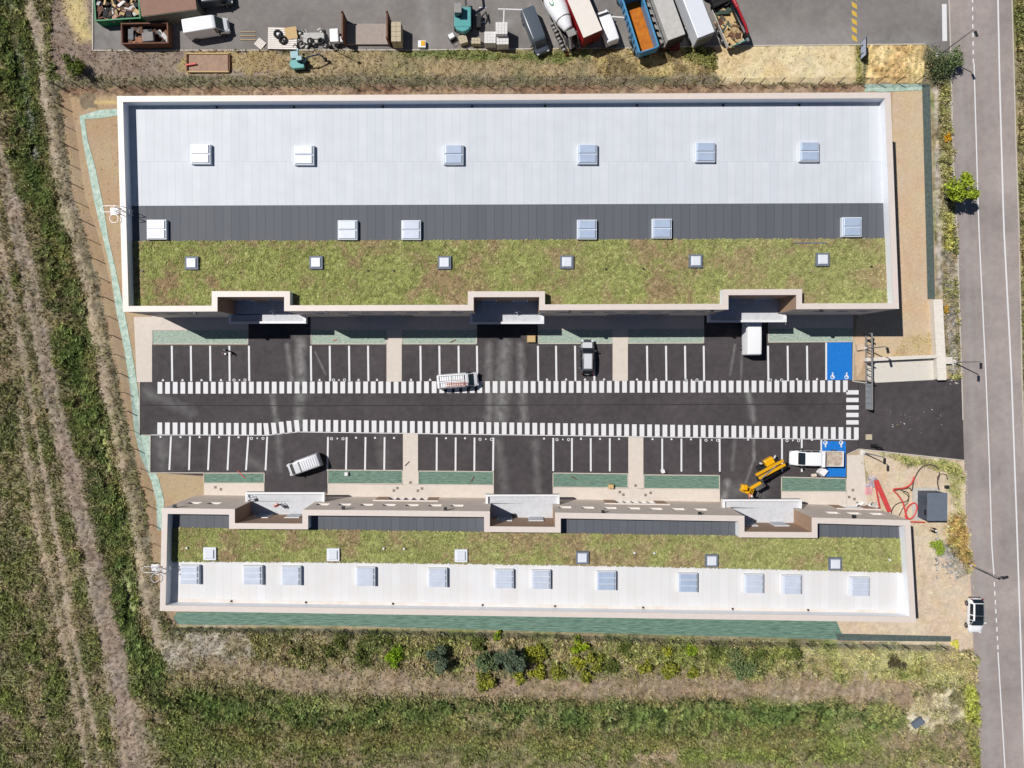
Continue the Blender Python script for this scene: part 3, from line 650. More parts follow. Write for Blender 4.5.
def building(name, label, outer, notches, side, origin, wins, entries, lowwins):
    """outer: pixel ring of the parapet at ZT; notches: index pairs; side: +1 facade looks north, -1 south"""
    root = empty(name, origin, 0, label, 'commercial building')
    og = origin
    poly = [Vector(P(x, y, ZT)) for x, y in outer]
    n = len(poly)
    inner = offset_poly(poly, .6)
    mbw = MB(); mbr = MB(); mrev = MB(); mdoor = MB()
    fa = [i for i in range(n) if poly_kind[name][i] == 'f']; nt = [i for i in range(n) if poly_kind[name][i] == 'n']; pl = [i for i in range(n) if poly_kind[name][i] == 'p']; gd = poly_kind[name+'_gap']
    wlist = []
    for i in range(n):
        a, b = poly[i], poly[(i+1) % n]; d = (b-a).normalized(); nn = Vector((d.y, -d.x))
        cc = sum((Vector(p) for p in poly), Vector((0, 0)))/n
        if poly_kind[name][i] == 'f': nn = Vector((-d.y, d.x)) if Vector((-d.y, d.x)).y*side > 0 else Vector((d.y, -d.x))
        if poly_kind[name][i] == 'p': mbw.quad((*a,-.05), (*b,-.05), (*b,ZT), (*a,ZT))
        elif poly_kind[name][i] == 'n':
            mbr.quad((*a,ZB-.2), (*b,ZB-.2), (*b,ZT), (*a,ZT))
            if len(mbr.f) == 3: mbr.build('recess_wall', m_brown, root, og); mbr = MB()
        else:
            L = (b-a).length; ops = []
            for (x, z0, z1, w) in wins:
                X0 = P(x, 505 if side > 0 else 316, (z0+z1)/2)[0]
                u = (X0-a.x)/(b.x-a.x)*L if abs(b.x-a.x) > .1 else -1
                if w/2+.1 < u < L-w/2-.1: ops.append((u-w/2, u+w/2, z0, z1))
            for (x0_, x1_) in entries:
                u0 = (P(x0_, 500, 3)[0]-a.x)/(b.x-a.x)*L; u1 = (P(x1_, 500, 3)[0]-a.x)/(b.x-a.x)*L
                u0, u1 = min(u0, u1), max(u0, u1)
                if u0 > .1 and u1 < L-.1: ops.append((u0, u1, 0, 2.9))
            A, D, N = facade(mbw, mrev, a, b, -.05, ZT, nn, ops)
            wlist.append((A, D, N, ops))
    for (i, j) in gd:     # wall and door under each balcony
        a, b = poly[i], poly[j]; mbw.quad((*a,-.05), (*b,-.05), (*b,ZB-.15), (*a,ZB-.15))
        m_ = (a+b)/2; MB().box((m_.x, m_.y+side*.04, 1.6), (4.6, .06, 3.1), math.atan2((b-a).y, (b-a).x)).build('loading_door', m_door, root, og)
    mbw.build('wall', m_wall, root, og); pass
    for A, D, N, ops in wlist:
        ang = math.atan2(D.y, D.x)
        for (u0, u1, z0, z1) in ops:
            c = A+D*((u0+u1)/2)-N*.3; w = u1-u0
            f = MB(); g = MB()
            if z0 > 0:
                for dz in (z0+.04, z1-.04): f.box((c.x, c.y, dz), (w, .07, .08), ang)
                for du in (-w/2+.04, 0, w/2-.04): f.box((c.x+D.x*du, c.y+D.y*du, (z0+z1)/2), (.07, .06, z1-z0-.16), ang)
                g.box((c.x, c.y, (z0+z1)/2), (w-.1, .02, z1-z0-.1), ang)
                fo = f.build('window', m_white, root, og); g.build('glass', m_glass, fo, og)
            if True:
                rv = MB(); pt = lambda u, z, e=0: (*(A+D*u-N*e), z)
                for q in ((u0,z0,u0,z1),(u1,z0,u1,z1),(u0,z0,u1,z0),(u0,z1,u1,z1)): rv.quad(pt(q[0],q[1]), pt(q[2],q[3]), pt(q[2],q[3],.35), pt(q[0],q[1],.35))
                if z0 > 0: rv.build('window_reveal', m_sill, fo, og)
                else: rv.build('entrance_reveal', m_sill, root, og)
            if z0 == 0:
                for du in (-w/2+.7, w/2-.7):
                    f2 = MB(); f2.box((c.x+D.x*du+N.x*.27, c.y+D.y*du+N.y*.27, 1.43), (1.4, .1, 2.86), ang); f2.build('cladding_panel', m_brown, root, og)
                k = 6; ww = w-2.8
                for q in range(k): 
                    du = -ww/2+ww*q/(k-1); f.box((c.x+D.x*du+N.x*.1, c.y+D.y*du+N.y*.1, 1.4), (.1, .3, 2.8), ang)
                f.box((c.x, c.y, 2.8), (ww, .12, .12), ang); f.box((c.x, c.y, .1), (ww, .12, .12), ang)
                g.box((c.x, c.y, 1.45), (ww, .03, 2.6), ang)
                fo = f.build('entrance', m_white, root, og); g.build('glass', m_glass, fo, og)
                cp = MB(); e = A+D*((u0+u1)/2)+N*.07; cp.box((e.x, e.y, 3.02), (w+.3, .16, .12), ang); cp.build('entrance_canopy', m_cop, root, og)
    # parapet
    lin_ = MB()
    for i in range(n):
        a, b = inner[i], inner[(i+1) % n]; lin_.quad((*a,ZD-.1), (*b,ZD-.1), (*b,ZT-.02), (*a,ZT-.02))
    lin_.build('parapet', m_lining, root, og)
    po = offset_poly(poly, -.04); pi = offset_poly(poly, .63)
    coping(po, pi, ZT-.02, ZT+.04).build('coping', m_cop, root, og)
    return root, poly
poly_kind = {
 'north_building': list('pp')+list('fnnnfnnnfnnnfp')[0:0],
}
# north building, outline of the parapet's outer edge
nb = [(117.5,96.5),(890,92.8),(898.5,308.5),(796.5,308.9),(796.5,294.6),(728,294.8),(728,309.2),(539.5,309.9),(539.5,296.7),(473.3,296.8),(473.3,310.2),(284.6,310.8),(284.6,296.6),(217.2,296.6),(217.2,311.1),(123.5,311.5)]
poly_kind['warehouse'] = 'ppfnnnfnnnfnnnfp'; poly_kind['warehouse_gap'] = [(3,6),(7,10),(11,14)]
sb = [(162.5,508.3),(234.6,509.3),(234.6,523.4),(302.8,523.9),(302.8,509.9),(489.5,511.6),(489.5,526.6),(555.3,527.2),(555.3,512.8),(744,516),(744,532),(812,532.5),(812,517.8),(909.7,520.5),(915.5,622),(160.2,610.5)]
poly_kind['office_block'] = 'fnnnfnnnfnnnfppp'; poly_kind['office_block_gap'] = [(1,4),(5,8),(9,12)]
wn_n = [(x, 5.0, 6.2, 1.5) for x in (150,172,194,322,344,367,389,412,435,457,565,588,610,633,656,678,700,820,842,864)]
wn_s = [(x, 5.0, 6.2, 1.5) for x in (194,214,322.6,344.5,366.7,389,412,435,457,565,588,610.5,634,656,678.5,701,833,854.5,877)]
north, poly_n = building('warehouse', 'long northern building with white, grey and planted roof strips', nb, 3, -1, (*P(507,205), 0), wn_n, [(350,412),(609,668)], [])
south, poly_s = building('office_block', 'long southern building with taupe windowed front and pale coping', sb, 3, 1, (*P(536,565), 0), wn_s, [(186,229),(374,437),(606,669),(838,880)], [])
def lerp(a, b, t): return (a[0]+(b[0]-a[0])*t, a[1]+(b[1]-a[1])*t)
def deck(root, name, m, l0, l1, r0, r1, z=ZD):
    mb = MB(); mb.sheet([P(*l0, z), P(*r0, z), P(*r1, z), P(*l1, z)], z)
    return mb.build(name, m, root, root.location)
deck(north, 'white_roof', m_whroof, (125.8,99), (128.8,205.8), (881.5,95.5), (886,203))
deck(north, 'grey_roof', m_grroof, (128.8,205.8), (129.8,241.5), (886,203), (887.5,238.8))
mb = MB(); tp = [(168.8+(904.5-168.8)*k/12, 561+11.2*k/12-2.2*4*(k/12)*(1-k/12)) for k in range(13)]
mb.sheet([P(*q, ZD) for q in tp+[(906.8,617.5),(168,606.5)]], ZD); mb.build('white_roof', m_whroof2, south, south.location)
mb = MB(); mb.sheet([P(*q, ZD) for q in ((178,598.6),(540,604.4),(896,610.2),(896,614.0),(540,608.4),(178,602.6))], ZD+.005); mb.build('stained_gutter', mat('silt_stain', C(222,210,197), .8, var=.08, scale=.6, c2=C(232,230,228)), south, south.location)
for q in ((168.5,506.5,230.5,506.8,531),(305,508,486.5,510,531),(558,511.5,741,514,536),(814,516,903,518,541)):
    deck(south, 'grey_roof', m_grroof, (q[0], q[1]+2), (q[0], q[4]-1), (q[2], q[3]+2), (q[2], q[4]+1), ZD-.004)
def sedum(root, tl, tr, br, bl, seed, notch=None):
    W = 800; Hh = 64 if notch else 34
    u = np.linspace(0, 1, W); v = np.linspace(0, 1, Hh); U, V = np.meshgrid(u, v)
    c = [Vector(P(*p, ZD)) for p in (tl, tr, br, bl)]
    f = lambda k: (c[0][k]*(1-U)+c[1][k]*U)*(1-V)+(c[3][k]*(1-U)+c[2][k]*U)*V
    Xs, Ys = f(0), f(1)
    if not notch: Ys = Ys+4*U*(1-U)*V*.26
    a = fbm(Xs+50, Ys+80, 5, seed); b = fbm(Xs+50, Ys+80, 2.4, seed+9, 5, .7); h = vnoise(Xs+50, Ys+80, .34, seed+5); h2 = vnoise(Xs+50, Ys+80, .17, seed+6)
    green = np.array(C(142,148,84)); olive = np.array(C(126,126,76)); red = np.array(C(148,120,96)); pale = np.array(C(176,172,124))
    k = np.clip((a*.3+b*.7-.455-.03*U)*6, 0, 1)[..., None]; k2 = np.clip((b*.6+h*.4-.5)*7, 0, 1)[..., None]
    co = (green*(1-k2)+olive*k2)*(1-k*.75)+red*k*.75
    k3 = np.clip((h2-.72)*5, 0, 1)[..., None]*.6; co = co*(1-k3)+pale*k3
    e = np.clip((U+ (fbm(Xs+9, Ys+3, 12, seed+30)-.5)), 0, 1)[..., None]*.25; co = co*(1-e)+pale*e*.9
    co = co*(.78+.56*h[..., None]+.3*(h2[..., None]-.5))  # lit factor in the colour: raised sedum lighter, hollows darker
    drop = None
    if notch:
        xc = (Xs[1:, 1:]+Xs[:-1, :-1])/2; yc = (Ys[1:, 1:]+Ys[:-1, :-1])/2; drop = np.zeros(xc.shape, bool)
        for q in notch: drop |= inside(xc, yc, q)
    o = grid_mesh('sedum_roof', Xs, Ys, ZD+.03+.07*(h-.5)+.05*(h2-.5)+.05*b, co, m_sed, drop, root, root.location)
    o.data.polygons.foreach_set('use_smooth', np.zeros(len(o.data.polygons), dtype=bool))
    # tufts
    rs = np.random.RandomState(seed); N = 42000; uu = rs.randint(0, W, N); vv = rs.randint(0, Hh, N)
    x = Xs[vv, uu]+(rs.rand(N)-.5)*.12; y = Ys[vv, uu]+(rs.rand(N)-.5)*.12
    if notch:
        bad = np.zeros(N, bool)
        for q in notch: bad |= inside(x, y, q)
        x, y, uu, vv = x[~bad], y[~bad], uu[~bad], vv[~bad]; N = len(x)
    ang = rs.rand(N)*2*np.pi; r = .04+.065*rs.rand(N); hh = .04+.1*rs.rand(N); ca, sa = np.cos(ang), np.sin(ang)
    z = ZD+.05
    V4 = np.stack([np.stack([x-ca*r, y-sa*r, z+hh*.6], -1), np.stack([x+sa*r, y-ca*r, z+0*hh], -1), np.stack([x+ca*r, y+sa*r, z+hh], -1), np.stack([x-sa*r, y+ca*r, z+hh*.3], -1)], 1)
    V4 = V4-np.array(root.location)[None, None]
    bulk('sedum_tufts', V4, 4, co[vv, uu]*(.85+.6*rs.rand(N))[:, None], m_leaf, root)['kind'] = 'stuff'
    return o
def mid_notch(poly, ids):
    out = []
    for (a, b, c, d) in ids:
        q = [poly[a], poly[b], poly[c], poly[d]]; cx = sum(p.x for p in q)/4
        out.append([(p.x+(.3 if p.x > cx else -.3), p.y+(.3 if i in (1, 2) else -1)) for i, p in enumerate(q)])
    return out
sedum(north, (130,241.4), (887.5,238.8), (890,306.5), (131.8,309.5), 101, mid_notch(poly_n, [(3,4,5,6),(7,8,9,10),(11,12,13,14)]))
sedum(south, (170,527.5), (904,538.5), (904.8,572.2), (169.5,561), 202)
m_curb = mat('skylight_curb', C(232,236,242), .4, var=.03, spec=.5); m_gcurb = mat('grey_skylight_curb', C(112,120,134), .6, var=.05)
def skylight(root, px, py, s, panels, curb, z=ZD, grey=False, h=.5):
    c = P3(px, py, z+h); f = MB(); f.box((c.x, c.y, z+h/2), (s, s, h), top=.97)
    fo = f.build('skylight', curb, root, root.location, bevel=.02); g = MB()
    n = panels; ph = (s-.14)/n
    for i in range(n):
        y = c.y-(s-.14)/2+ph*(i+.5); w = s-.16 if not grey else s-.42
        g.box((c.x, y, z+h+.07), (w, (ph-.05) if n > 1 else w, .16), top=.86)
    g.build('skylight_dome', m_lid if grey else m_sky_glare if (root is south or px < 420) and px not in (606.5, 688) else m_sky, fo, root.location, bevel=.03); return fo  # paler skylights take the copy with sun glare painted in
for x, y in ((200.5,154),(304,155),(453.5,154.5),(587.5,154),(705.5,152),(809.5,151.5)): skylight(north, x, y, 2.35, 2, m_curb)
for x, y in ((156.5,229.5),(347.5,230),(411,230),(587,229.5),(662,228.5),(852,227)): skylight(north, x, y, 2.35, 2, m_curb)
for x, y in ((191.5,263),(316,262.5),(444.5,262.5),(567,262),(696,261),(823,259.5)): skylight(north, x, y, 1.6, 1, m_gcurb, grey=True, h=.35)
for x, y in ((209.5,554.5),(333,555.5),(461,556.5),(582.5,558.5),(712,561.5),(835.5,564.7)): skylight(south, x, y-.6, 1.55, 1, m_curb if x < 500 else m_gcurb, grey=True, h=.35)
for x, y in ((189.5,575),(252.5,575.5),(291,576),(365.5,577),(437.5,578),(504,579.2),(541,579.8),(606.5,581),(688,583),(754,584),(792,585),(860,587)): skylight(south, x, y, 2.3, 3, m_curb)
# balconies
def balcony(root, x0, x1, y, facy, side):
    zr = ZB+.45; a = P(x0, y, zr); b = P(x1, y, zr); yf = P(x0, facy, ZT)[1]
    yo = a[1]; r = root.location
    f = MB(); ylo, yhi = sorted((yo, yf+(-side)*1.9)); f.prism([(a[0],min(yo,yf)), (b[0],min(yo,yf)), (b[0],max(yo,yf)), (a[0],max(yo,yf))], ZB-.2, ZB+.1); f.prism([(a[0]+.9,min(yf,yf-side*.4)), (b[0]-.9,min(yf,yf-side*.4)), (b[0]-.9,max(yf,yf-side*.4)), (a[0]+.9,max(yf,yf-side*.4))], ZB-.2, ZB+.103)
    o = f.build('balcony', m_slab, root, r)
    g = MB(); w = .26
    g.box(((a[0]+b[0])/2, yo-side*w/2, (ZB-.2+zr)/2), (b[0]-a[0]+.06, w, zr-ZB+.2))
    for x in (a[0], b[0]): g.box((x+(w/2 if x == a[0] else -w/2), (yo-side*w+yf)/2, (ZB-.2+zr)/2), (w+.05, abs(yo-side*w-yf)-.02, zr-ZB+.2))
    g.build('balcony_parapet', m_white, o, r, bevel=.02)
    return o
def notch_floor(root, poly, ids):
    mb = MB()
    for (a, b, c, d) in ids: MB().sheet([poly[a], poly[b], poly[c], poly[d]], ZB+.1).build('terrace_floor', m_slab, root, root.location)
for x0, x1, y in ((228.6,305.8,323.5),(470.3,543.9,323.9),(708.5,786.5,322.2)): balcony(north, x0, x1, y, 310.2, -1)
for x0, x1, y, fy in ((245.4,324.3,492.3,509.8),(485.8,559.4,494.6,512.3),(723,801.8,499.4,517)): balcony(south, x0, x1, y, fy, 1)
notch_floor(north, poly_n, [(3,4,5,6),(7,8,9,10),(11,12,13,14)]); notch_floor(south, poly_s, [(1,2,3,4),(5,6,7,8),(9,10,11,12)])
# back doors of the terraces, wall lamps and roof drains
for root, poly, ids, sd_ in ((north, poly_n, ((4,5),(8,9),(12,13)), -1), (south, poly_s, ((2,3),(6,7),(10,11)), 1)):
    for a, b in ids:
        m_ = (poly[a]+poly[b])/2
        for du in (-2.1, 1.7):
            f = MB(); f.box((m_.x+du, m_.y+sd_*.05, ZB+1.2), (1.8, .08, 2.2)); fo = f.build('terrace_door', m_white, root, root.location)
            g = MB(); g.box((m_.x+du, m_.y+sd_*.1, ZB+1.2), (1.6, .03, 2.0)); g.build('glass', m_glass, fo, root.location)
def lampbox(root, x, y, side):
    c = P3(x, y, ZT-.35); mb = MB(); mb.box((c.x, c.y+side*.1, ZT-.3), (.36, .36, .28)); mb.box((c.x, c.y-side*.12, ZT-.3), (.1, .2, .1)); mb.build('wall_lamp', m_dark, root, root.location)
for x in (195,326.7,453.7,570,712,821): lampbox(north, x, 311.6-.0035*(x-195), -1)
for x, y in ((174.8,507),(343.5,508.6),(445.5,509.6),(603,512.6),(699.6,514.3),(853.6,517.2)): lampbox(south, x, y, 1)
mb = MB()
for x in (217,294,383,472,545,637,723,799): 
    c = P3(x, 107.5-.004*(x-217), ZD); MB().cyl((c.x, c.y, ZD), (c.x, c.y, ZD+.12), .14).build('roof_drain', m_dark, north, north.location)
mb = MB()
for x in (231.5,306,393,482.5,555,643,732.5,808): 
    c = P3(x, 601+.0155*(x-231), ZD); MB().cyl((c.x, c.y, ZD), (c.x, c.y, ZD+.12), .12).build('roof_drain', m_dark, south, south.location)
mb = MB()
for x, y in ((186.5,548),(383.5,548.5),(404,548.8),(634.5,553),(654.3,553.3),(890,560)):
    c = P3(x, y, ZD+.3); MB().cyl((c.x, c.y, ZD), (c.x, c.y, ZD+.35), .12).build('vent_pipe', m_white, south, south.location)
mb = MB()
for x, y in ((142,271),(367.5,270.5),(393.5,270.5),(606,269),(643.5,268.8),(871.5,266.5)):
    c = P3(x, y, ZD+.2); MB().cyl((c.x, c.y, ZD), (c.x, c.y, ZD+.25), .12).build('vent_pipe', m_dark, north, north.location)
mb = MB(); c = P3(810, 243, ZD+.1); mb.box((c.x, c.y, ZD+.12), (3.8, .12, .1)); mb.build('roof_rail', m_gcurb, north, north.location)
# roof access ladders on the west walls
def ladder(root, edge, px, py, sgn):
    e = P3(px, py, ZT); r = root.location
    mb = MB()
    for dy in (-.28, .28):
        mb.tube([(e.x-.22, e.y+dy, .4), (e.x-.22, e.y+dy, ZT+1.1), (e.x+.2, e.y+dy, ZT+1.25), (e.x+.75, e.y+dy, ZT+1.1), (e.x+.8, e.y+dy, ZD+.1)], .045)
    for k in range(31): mb.cyl((e.x-.22, e.y-.28, .6+.3*k), (e.x-.22, e.y+.28, .6+.3*k), .03, n=6)
    for k in range(3): mb.cyl((e.x+.8, e.y-.28, ZD+.4+.3*k), (e.x+.8, e.y+.28, ZD+.4+.3*k), .03, n=6)
    o = mb.build('access_ladder', m_white, root, r)
    mb = MB()
    for k in range(8):
        z = 2.6+k*.95
        mb.tube([(e.x-.22-.75*math.sin(t)*1.0, e.y-.4*math.cos(t), z) for t in [math.pi*i/8 for i in range(9)]], .022)
    for t in (.5, 1.2, 1.9, 2.6): mb.cyl((e.x-.22-.75*math.sin(t), e.y-.4*math.cos(t), 2.6), (e.x-.22-.75*math.sin(t), e.y-.4*math.cos(t), ZT+.2), .03, n=6)
    mb.box((e.x-1.0, e.y+.05, ZT-.4), (.9, .8, .06)); mb.tube([(e.x-.2, e.y+.45, ZT+.6), (e.x-1.8, e.y+.45, ZT+.6), (e.x-2.05, e.y+.1, ZT+.6), (e.x-1.8, e.y-.25, ZT+.6), (e.x-.2, e.y-.25, ZT+.6)], .035)
    mb.tube([(e.x-.25+.5*math.cos(t)-.35, e.y-.95+.5*math.sin(t), ZT+.4) for t in [2*math.pi*i/12 for i in range(12)]], .032, closed=True)
    mb.build('ladder_cage', m_white, o, r)
ladder(north, 0, 121, 211, 1); ladder(south, 0, 162, 569, 1)
# ---------------------------------------------------------------- vehicles
m_tyre = mat('tyre_rubber', C(42,42,44), .85, var=.1); m_rim = mat('wheel_rim', C(150,150,154), .35, metal=.6)
m_cglass = mat('car_glass', (.012,.016,.022), .08, var=.05, spec=.7)
m_head = mat('headlight_lens', C(220,224,230), .15, spec=.6); m_tail = mat('tail_light_lens', C(150,24,20), .25, spec=.6)
m_plate = mat('number_plate', C(220,220,210), .5); m_black = mat('black_plastic', C(34,34,36), .6, var=.1)
def paint(name, c, rough=.3): return mat(name, c, rough, var=.03, scale=2, spec=.5)
p_white = paint('white_paint', C(240,241,244,1.08)); p_silver = paint('silver_paint', C(214,216,222)); p_dgrey = paint('dark_grey_paint', C(84,86,92)); p_slate = paint('slate_paint', C(84,93,104)); p_red = paint('red_paint', C(176,34,44)); p_blue = paint('blue_paint', C(82,150,196)); p_yel = paint('orange_yellow_paint', C(240,178,20))
m_rust = mat('rust', C(214,130,34), .85, var=.25, scale=1.6, bump=.3, c2=C(170,92,28)); m_brust = mat('dark_rust', C(120,84,68), .85, var=.3, scale=3, bump=.3)
m_steel = mat('worn_steel', C(150,148,146), .6, metal=.2, var=.2, scale=4); m_conc = mat('concrete', C(196,192,184), .9, var=.12, scale=2, bump=.2)
m_wood = mat('timber', C(206,176,128), .85, var=.2, scale=4, stretch=(1,8,1)); m_sand = mat('sand_bag', C(196,184,158), .95, var=.15, scale=5, bump=.4)
m_scrap = mat('scrap', (.2,.2,.2), .8, var=.2, attr=True)
m_tarp = mat('dusty_grey_cover', C(196,194,190), .8, var=.12, scale=1.4, bump=.15, bscale=6)
m_box = paint('box_white', C(226,230,238), .4); m_boxcream = mat('cream_box_roof', C(238,230,222), .5, var=.04)
m_teal = paint('teal_paint', C(96,170,170)); m_pteal = paint('pale_teal_paint', C(150,188,196)); m_dblue = paint('dark_blue_paint', C(52,72,92))

def wheel(root, x, y, r, w, out):
    f = MB(); f.cyl((x, y-w/2, r), (x, y+w/2, r), r, n=20); o = f.build('wheel', m_tyre, root, smooth=False)
    g = MB(); s = 1 if out > 0 else -1; g.cyl((x, y+s*w*.3, r), (x, y+s*(w/2+.015), r), r*.62, r*.55, n=14); g.build('rim', m_rim, o)
def loft(root, st, m, glassm, glass, name='body'):
    """st: (x, w, wr, z0, zb, zr); glass: list (segment, 'side'|'top'|'screen')"""
    def sec(s):
        x, w, wr, z0, zb, zr = s; zm = (z0+zb)/2
        h = [(w*.93, z0), (w, zm), (w*.97, zb), (wr, zr-.06), (wr-.14, zr)]
        return [(x, y, z) for y, z in h]+[(x, -y, z) for y, z in h[::-1]]
    S = [sec(s) for s in st]; mb = MB(); gm = {}
    for i in range(len(S)-1):
        for k in range(10):
            j = (k+1) % 10
            q = (S[i][k], S[i+1][k], S[i+1][j], S[i][j])
            mb.add(q, [(0,3,2,1)])
    mb.add(S[0], [tuple(range(10))]); mb.add(S[-1], [tuple(range(10))[::-1]])
    bo = mb.build(name, m, root)
    me = bo.data
    import bmesh
    bm = bmesh.new(); bm.from_mesh(me); bmesh.ops.remove_doubles(bm, verts=bm.verts, dist=.0005); bmesh.ops.recalc_face_normals(bm, faces=bm.faces); bm.to_mesh(me); bm.free()
    b = bo.modifiers.new('bevel', 'BEVEL'); b.width = .08; b.segments = 3; b.limit_method = 'ANGLE'; b.angle_limit = math.radians(10)
    for p in me.polygons: p.use_smooth = True
    for (i, kind) in glass:
        if kind == 'side': ks = [(2, 3), (6, 7)]
        elif kind == 'top': ks = [(4, 5)]
        else: ks = [(3, 6)]
        for (a, c) in ks:
            q = [Vector(S[i][a]), Vector(S[i+1][a]), Vector(S[i+1][c]), Vector(S[i][c])]
            cc = sum(q, Vector())/4; nn = (q[2]-q[0]).cross(q[3]-q[1]).normalized()
            if kind == 'side': 
                if nn.y*cc.y < 0: nn = -nn
            elif nn.z < 0: nn = -nn
            k = .97 if kind == 'top' or any(g_[1] == 'top' for g_ in glass) and kind != 'side' else .9 if kind != 'side' else .88
            v = [cc+(p-cc)*k+nn*(.025 if kind == 'side' else .085) for p in q]; v2 = [p-nn*(.03 if kind == 'side' else .08) for p in v]
            g = MB(); g.add(v+v2, [(0,1,2,3),(4,7,6,5),(0,4,5,1),(1,5,6,2),(2,6,7,3),(3,7,4,0)])
            g.build({'side': 'side_window', 'top': 'roof_glass', 'screen': 'windscreen' if cc.x > 0 else 'rear_window'}[kind], glassm, root)
    return bo
def car(name, label, cat, px, py, hd, L, W, Hh, m, kind='suv', zref=.9, roofglass=False, rails=False, group=None, wr_=.3):
    """hd: heading in the photo (dx, dy), front of the car"""
    x, y = P(px, py, zref); ang = math.atan2(-hd[1], hd[0])
    root = empty(name, (x, y, 0), ang, label, cat, group); w = W/2; a = L/2
    wr_ = max(.3, wr_)
    if kind == 'suv':
        st = [(-a, w*.66, w*.58, .4, .68, .76), (-a+.12, w*.9, w*.76, .25, .9, 1.02), (-a+.5, w, w*.74, .22, .98, Hh-.08), (-.2, w, w*.76, .2, .98, Hh), (a*.2, w, w*.74, .2, .96, Hh-.06), (a*.52, w, w*.8, .2, .92, 1.0), (a-.42, w*.94, w*.78, .22, .8, .9), (a-.14, w*.82, w*.66, .25, .66, .78), (a, w*.55, w*.45, .32, .5, .62)]
        gl = [(1,'screen'), (2,'side'), (3,'side'), (4,'screen'), (4,'side')]
        if roofglass: gl.append((2, 'top')); gl.append((3, 'top'))
        wx = (-a+.78, a-.85)
    elif kind == 'van':
        st = [(-a, w*.9, w*.84, .4, .95, Hh-.25), (-a+.12, w, w*.88, .28, 1.05, Hh-.03), (-a*.1, w, w*.88, .25, 1.05, Hh), (a*.42, w, w*.86, .25, 1.05, Hh-.06), (a*.52, w, w*.82, .25, 1.05, Hh-.16), (a*.78, w*.97, w*.82, .25, 1.08, 1.2), (a-.12, w*.9, w*.74, .28, .85, .98), (a, w*.74, w*.6, .35, .6, .72)]
        gl = [(3,'side'), (4,'side'), (4,'screen')]
        if kind == 'van' and cat == 'estate van': gl += [(2,'side')]
        wx = (-a+.95, a-.9)
    loft(root, st, m, m_cglass, gl)
    r = .34 if Hh < 2.2 else .38
    for sx in wx:
        for s in (1, -1): wheel(root, sx, s*(w-.1), r, .24, s)
    for s in (1, -1):
        f = MB(); f.box((a-.14, s*w*.68, .72 if kind == 'suv' else .82), (.3, .3, .16), s*-.3); f.build('headlight', m_head, root, bevel=.03)
        f = MB(); f.box((-a+.06, s*w*.8, 1.0), (.12, .14, .34)); f.build('tail_light', m_tail, root, bevel=.02)
        f = MB(); mx_ = a*.36 if kind == 'suv' else a*.56; f.box((mx_, s*(w+.1), 1.08), (.16, .24, .18)); f.build('wing_mirror', m_black if kind == 'van' else m, root, bevel=.03)
    f = MB(); f.box((a-.02, 0, .42), (.14, W*.62, .2)); f.build('front_bumper', m_black, root, bevel=.03)
    f = MB(); f.box((-a-.01, 0, .45), (.12, W*.8, .22)); f.build('rear_bumper', m_black, root, bevel=.03)
    f = MB(); f.box((-a-.05, 0, .8), (.03, .5, .12)); f.build('number_plate', m_plate, root)
    if rails:
        for s in (1, -1):
            f = MB(); f.tube([(-a*.72, s*w*.62, Hh-.02), (-a*.66, s*w*.62, Hh+.07), (a*.1, s*w*.62, Hh+.09), (a*.18, s*w*.62, Hh-.0)], .03); f.build('roof_rail', m_steel, root)
    return root
# cars and vans in the car park and on the road
v = car('panel_van', 'white panel van with ladder-laden roof rack driving over the upper zebra stripes', 'van', 457.5, 380.6, (41,-3.2), 5.2, 1.95, 2.0, p_white, 'van', 1.6)
f = MB()
for s in (-.72, -.1, .1, .72): f.tube([(-2.45, s, 2.16), (.95, s, 2.16)], .035)
for i in range(12): f.box((-2.35+i*.29, .42, 2.17), (.05, .62, .04))
for i in range(11): f.box((-2.3+i*.29, -.42, 2.2), (.05, .55, .04))
for x in (-2.3, -.8, .8): f.box((x, 0, 2.09), (.08, 1.6, .08))
f.build('roof_rack', m_white, v); f = MB()
for s in (-.62, -.3): f.box((-.1, s, 2.26), (2.8, .07, .08))
for i in range(9): f.box((-1.3+i*.3, -.46, 2.26), (.05, .3, .05))
f.build('ladder', mat('orange_ladder', C(206,120,90), .6), v)
car('parked_car', 'dark grey estate with silver roof nosed against the northern planting bed', 'car', 587.4, 357, (0.3,-30), 4.4, 1.85, 1.62, p_dgrey, 'suv', .9, rails=True)
v = bpy.data.objects['parked_car']
f = MB(); f.box((-.55, 0, 1.64), (1.9, 1.0, .035)); f.build('roof_panel', p_silver, v, bevel=.02)
f = MB(); f.box((1.45, 0, .985), (.85, 1.2, .03), ry=.1); f.build('bonnet', p_silver, v, bevel=.02)
v = car('tall_van', 'tall white van half under the north-eastern balcony', 'van', 754.8, 331.5, (0,-30), 5.9, 2.0, 2.6, p_white, 'van', 2.5)
v = car('small_van', 'silver-white small van with ribbed roof parked askew in the south-western driveway', 'van', 303.8, 465, (-33,12), 4.4, 1.82, 1.85, p_silver, 'van', 1.2)
f = MB()
for i in range(7): f.box((-1.75+i*.3, 0, 1.88), (.13, 1.15, .03))
f.build('roof_rib', p_white, v); 
f = MB(); f.box((.38, 0, 1.9), (.12, 1.35, .05)); f.build('roof_bar', m_steel, v)
car('roadside_car', 'white hatchback with black glass roof stopped on the road edge', 'car', 976.3, 616, (-.5,33), 4.5, 1.85, 1.5, p_white, 'suv', .9, roofglass=True)
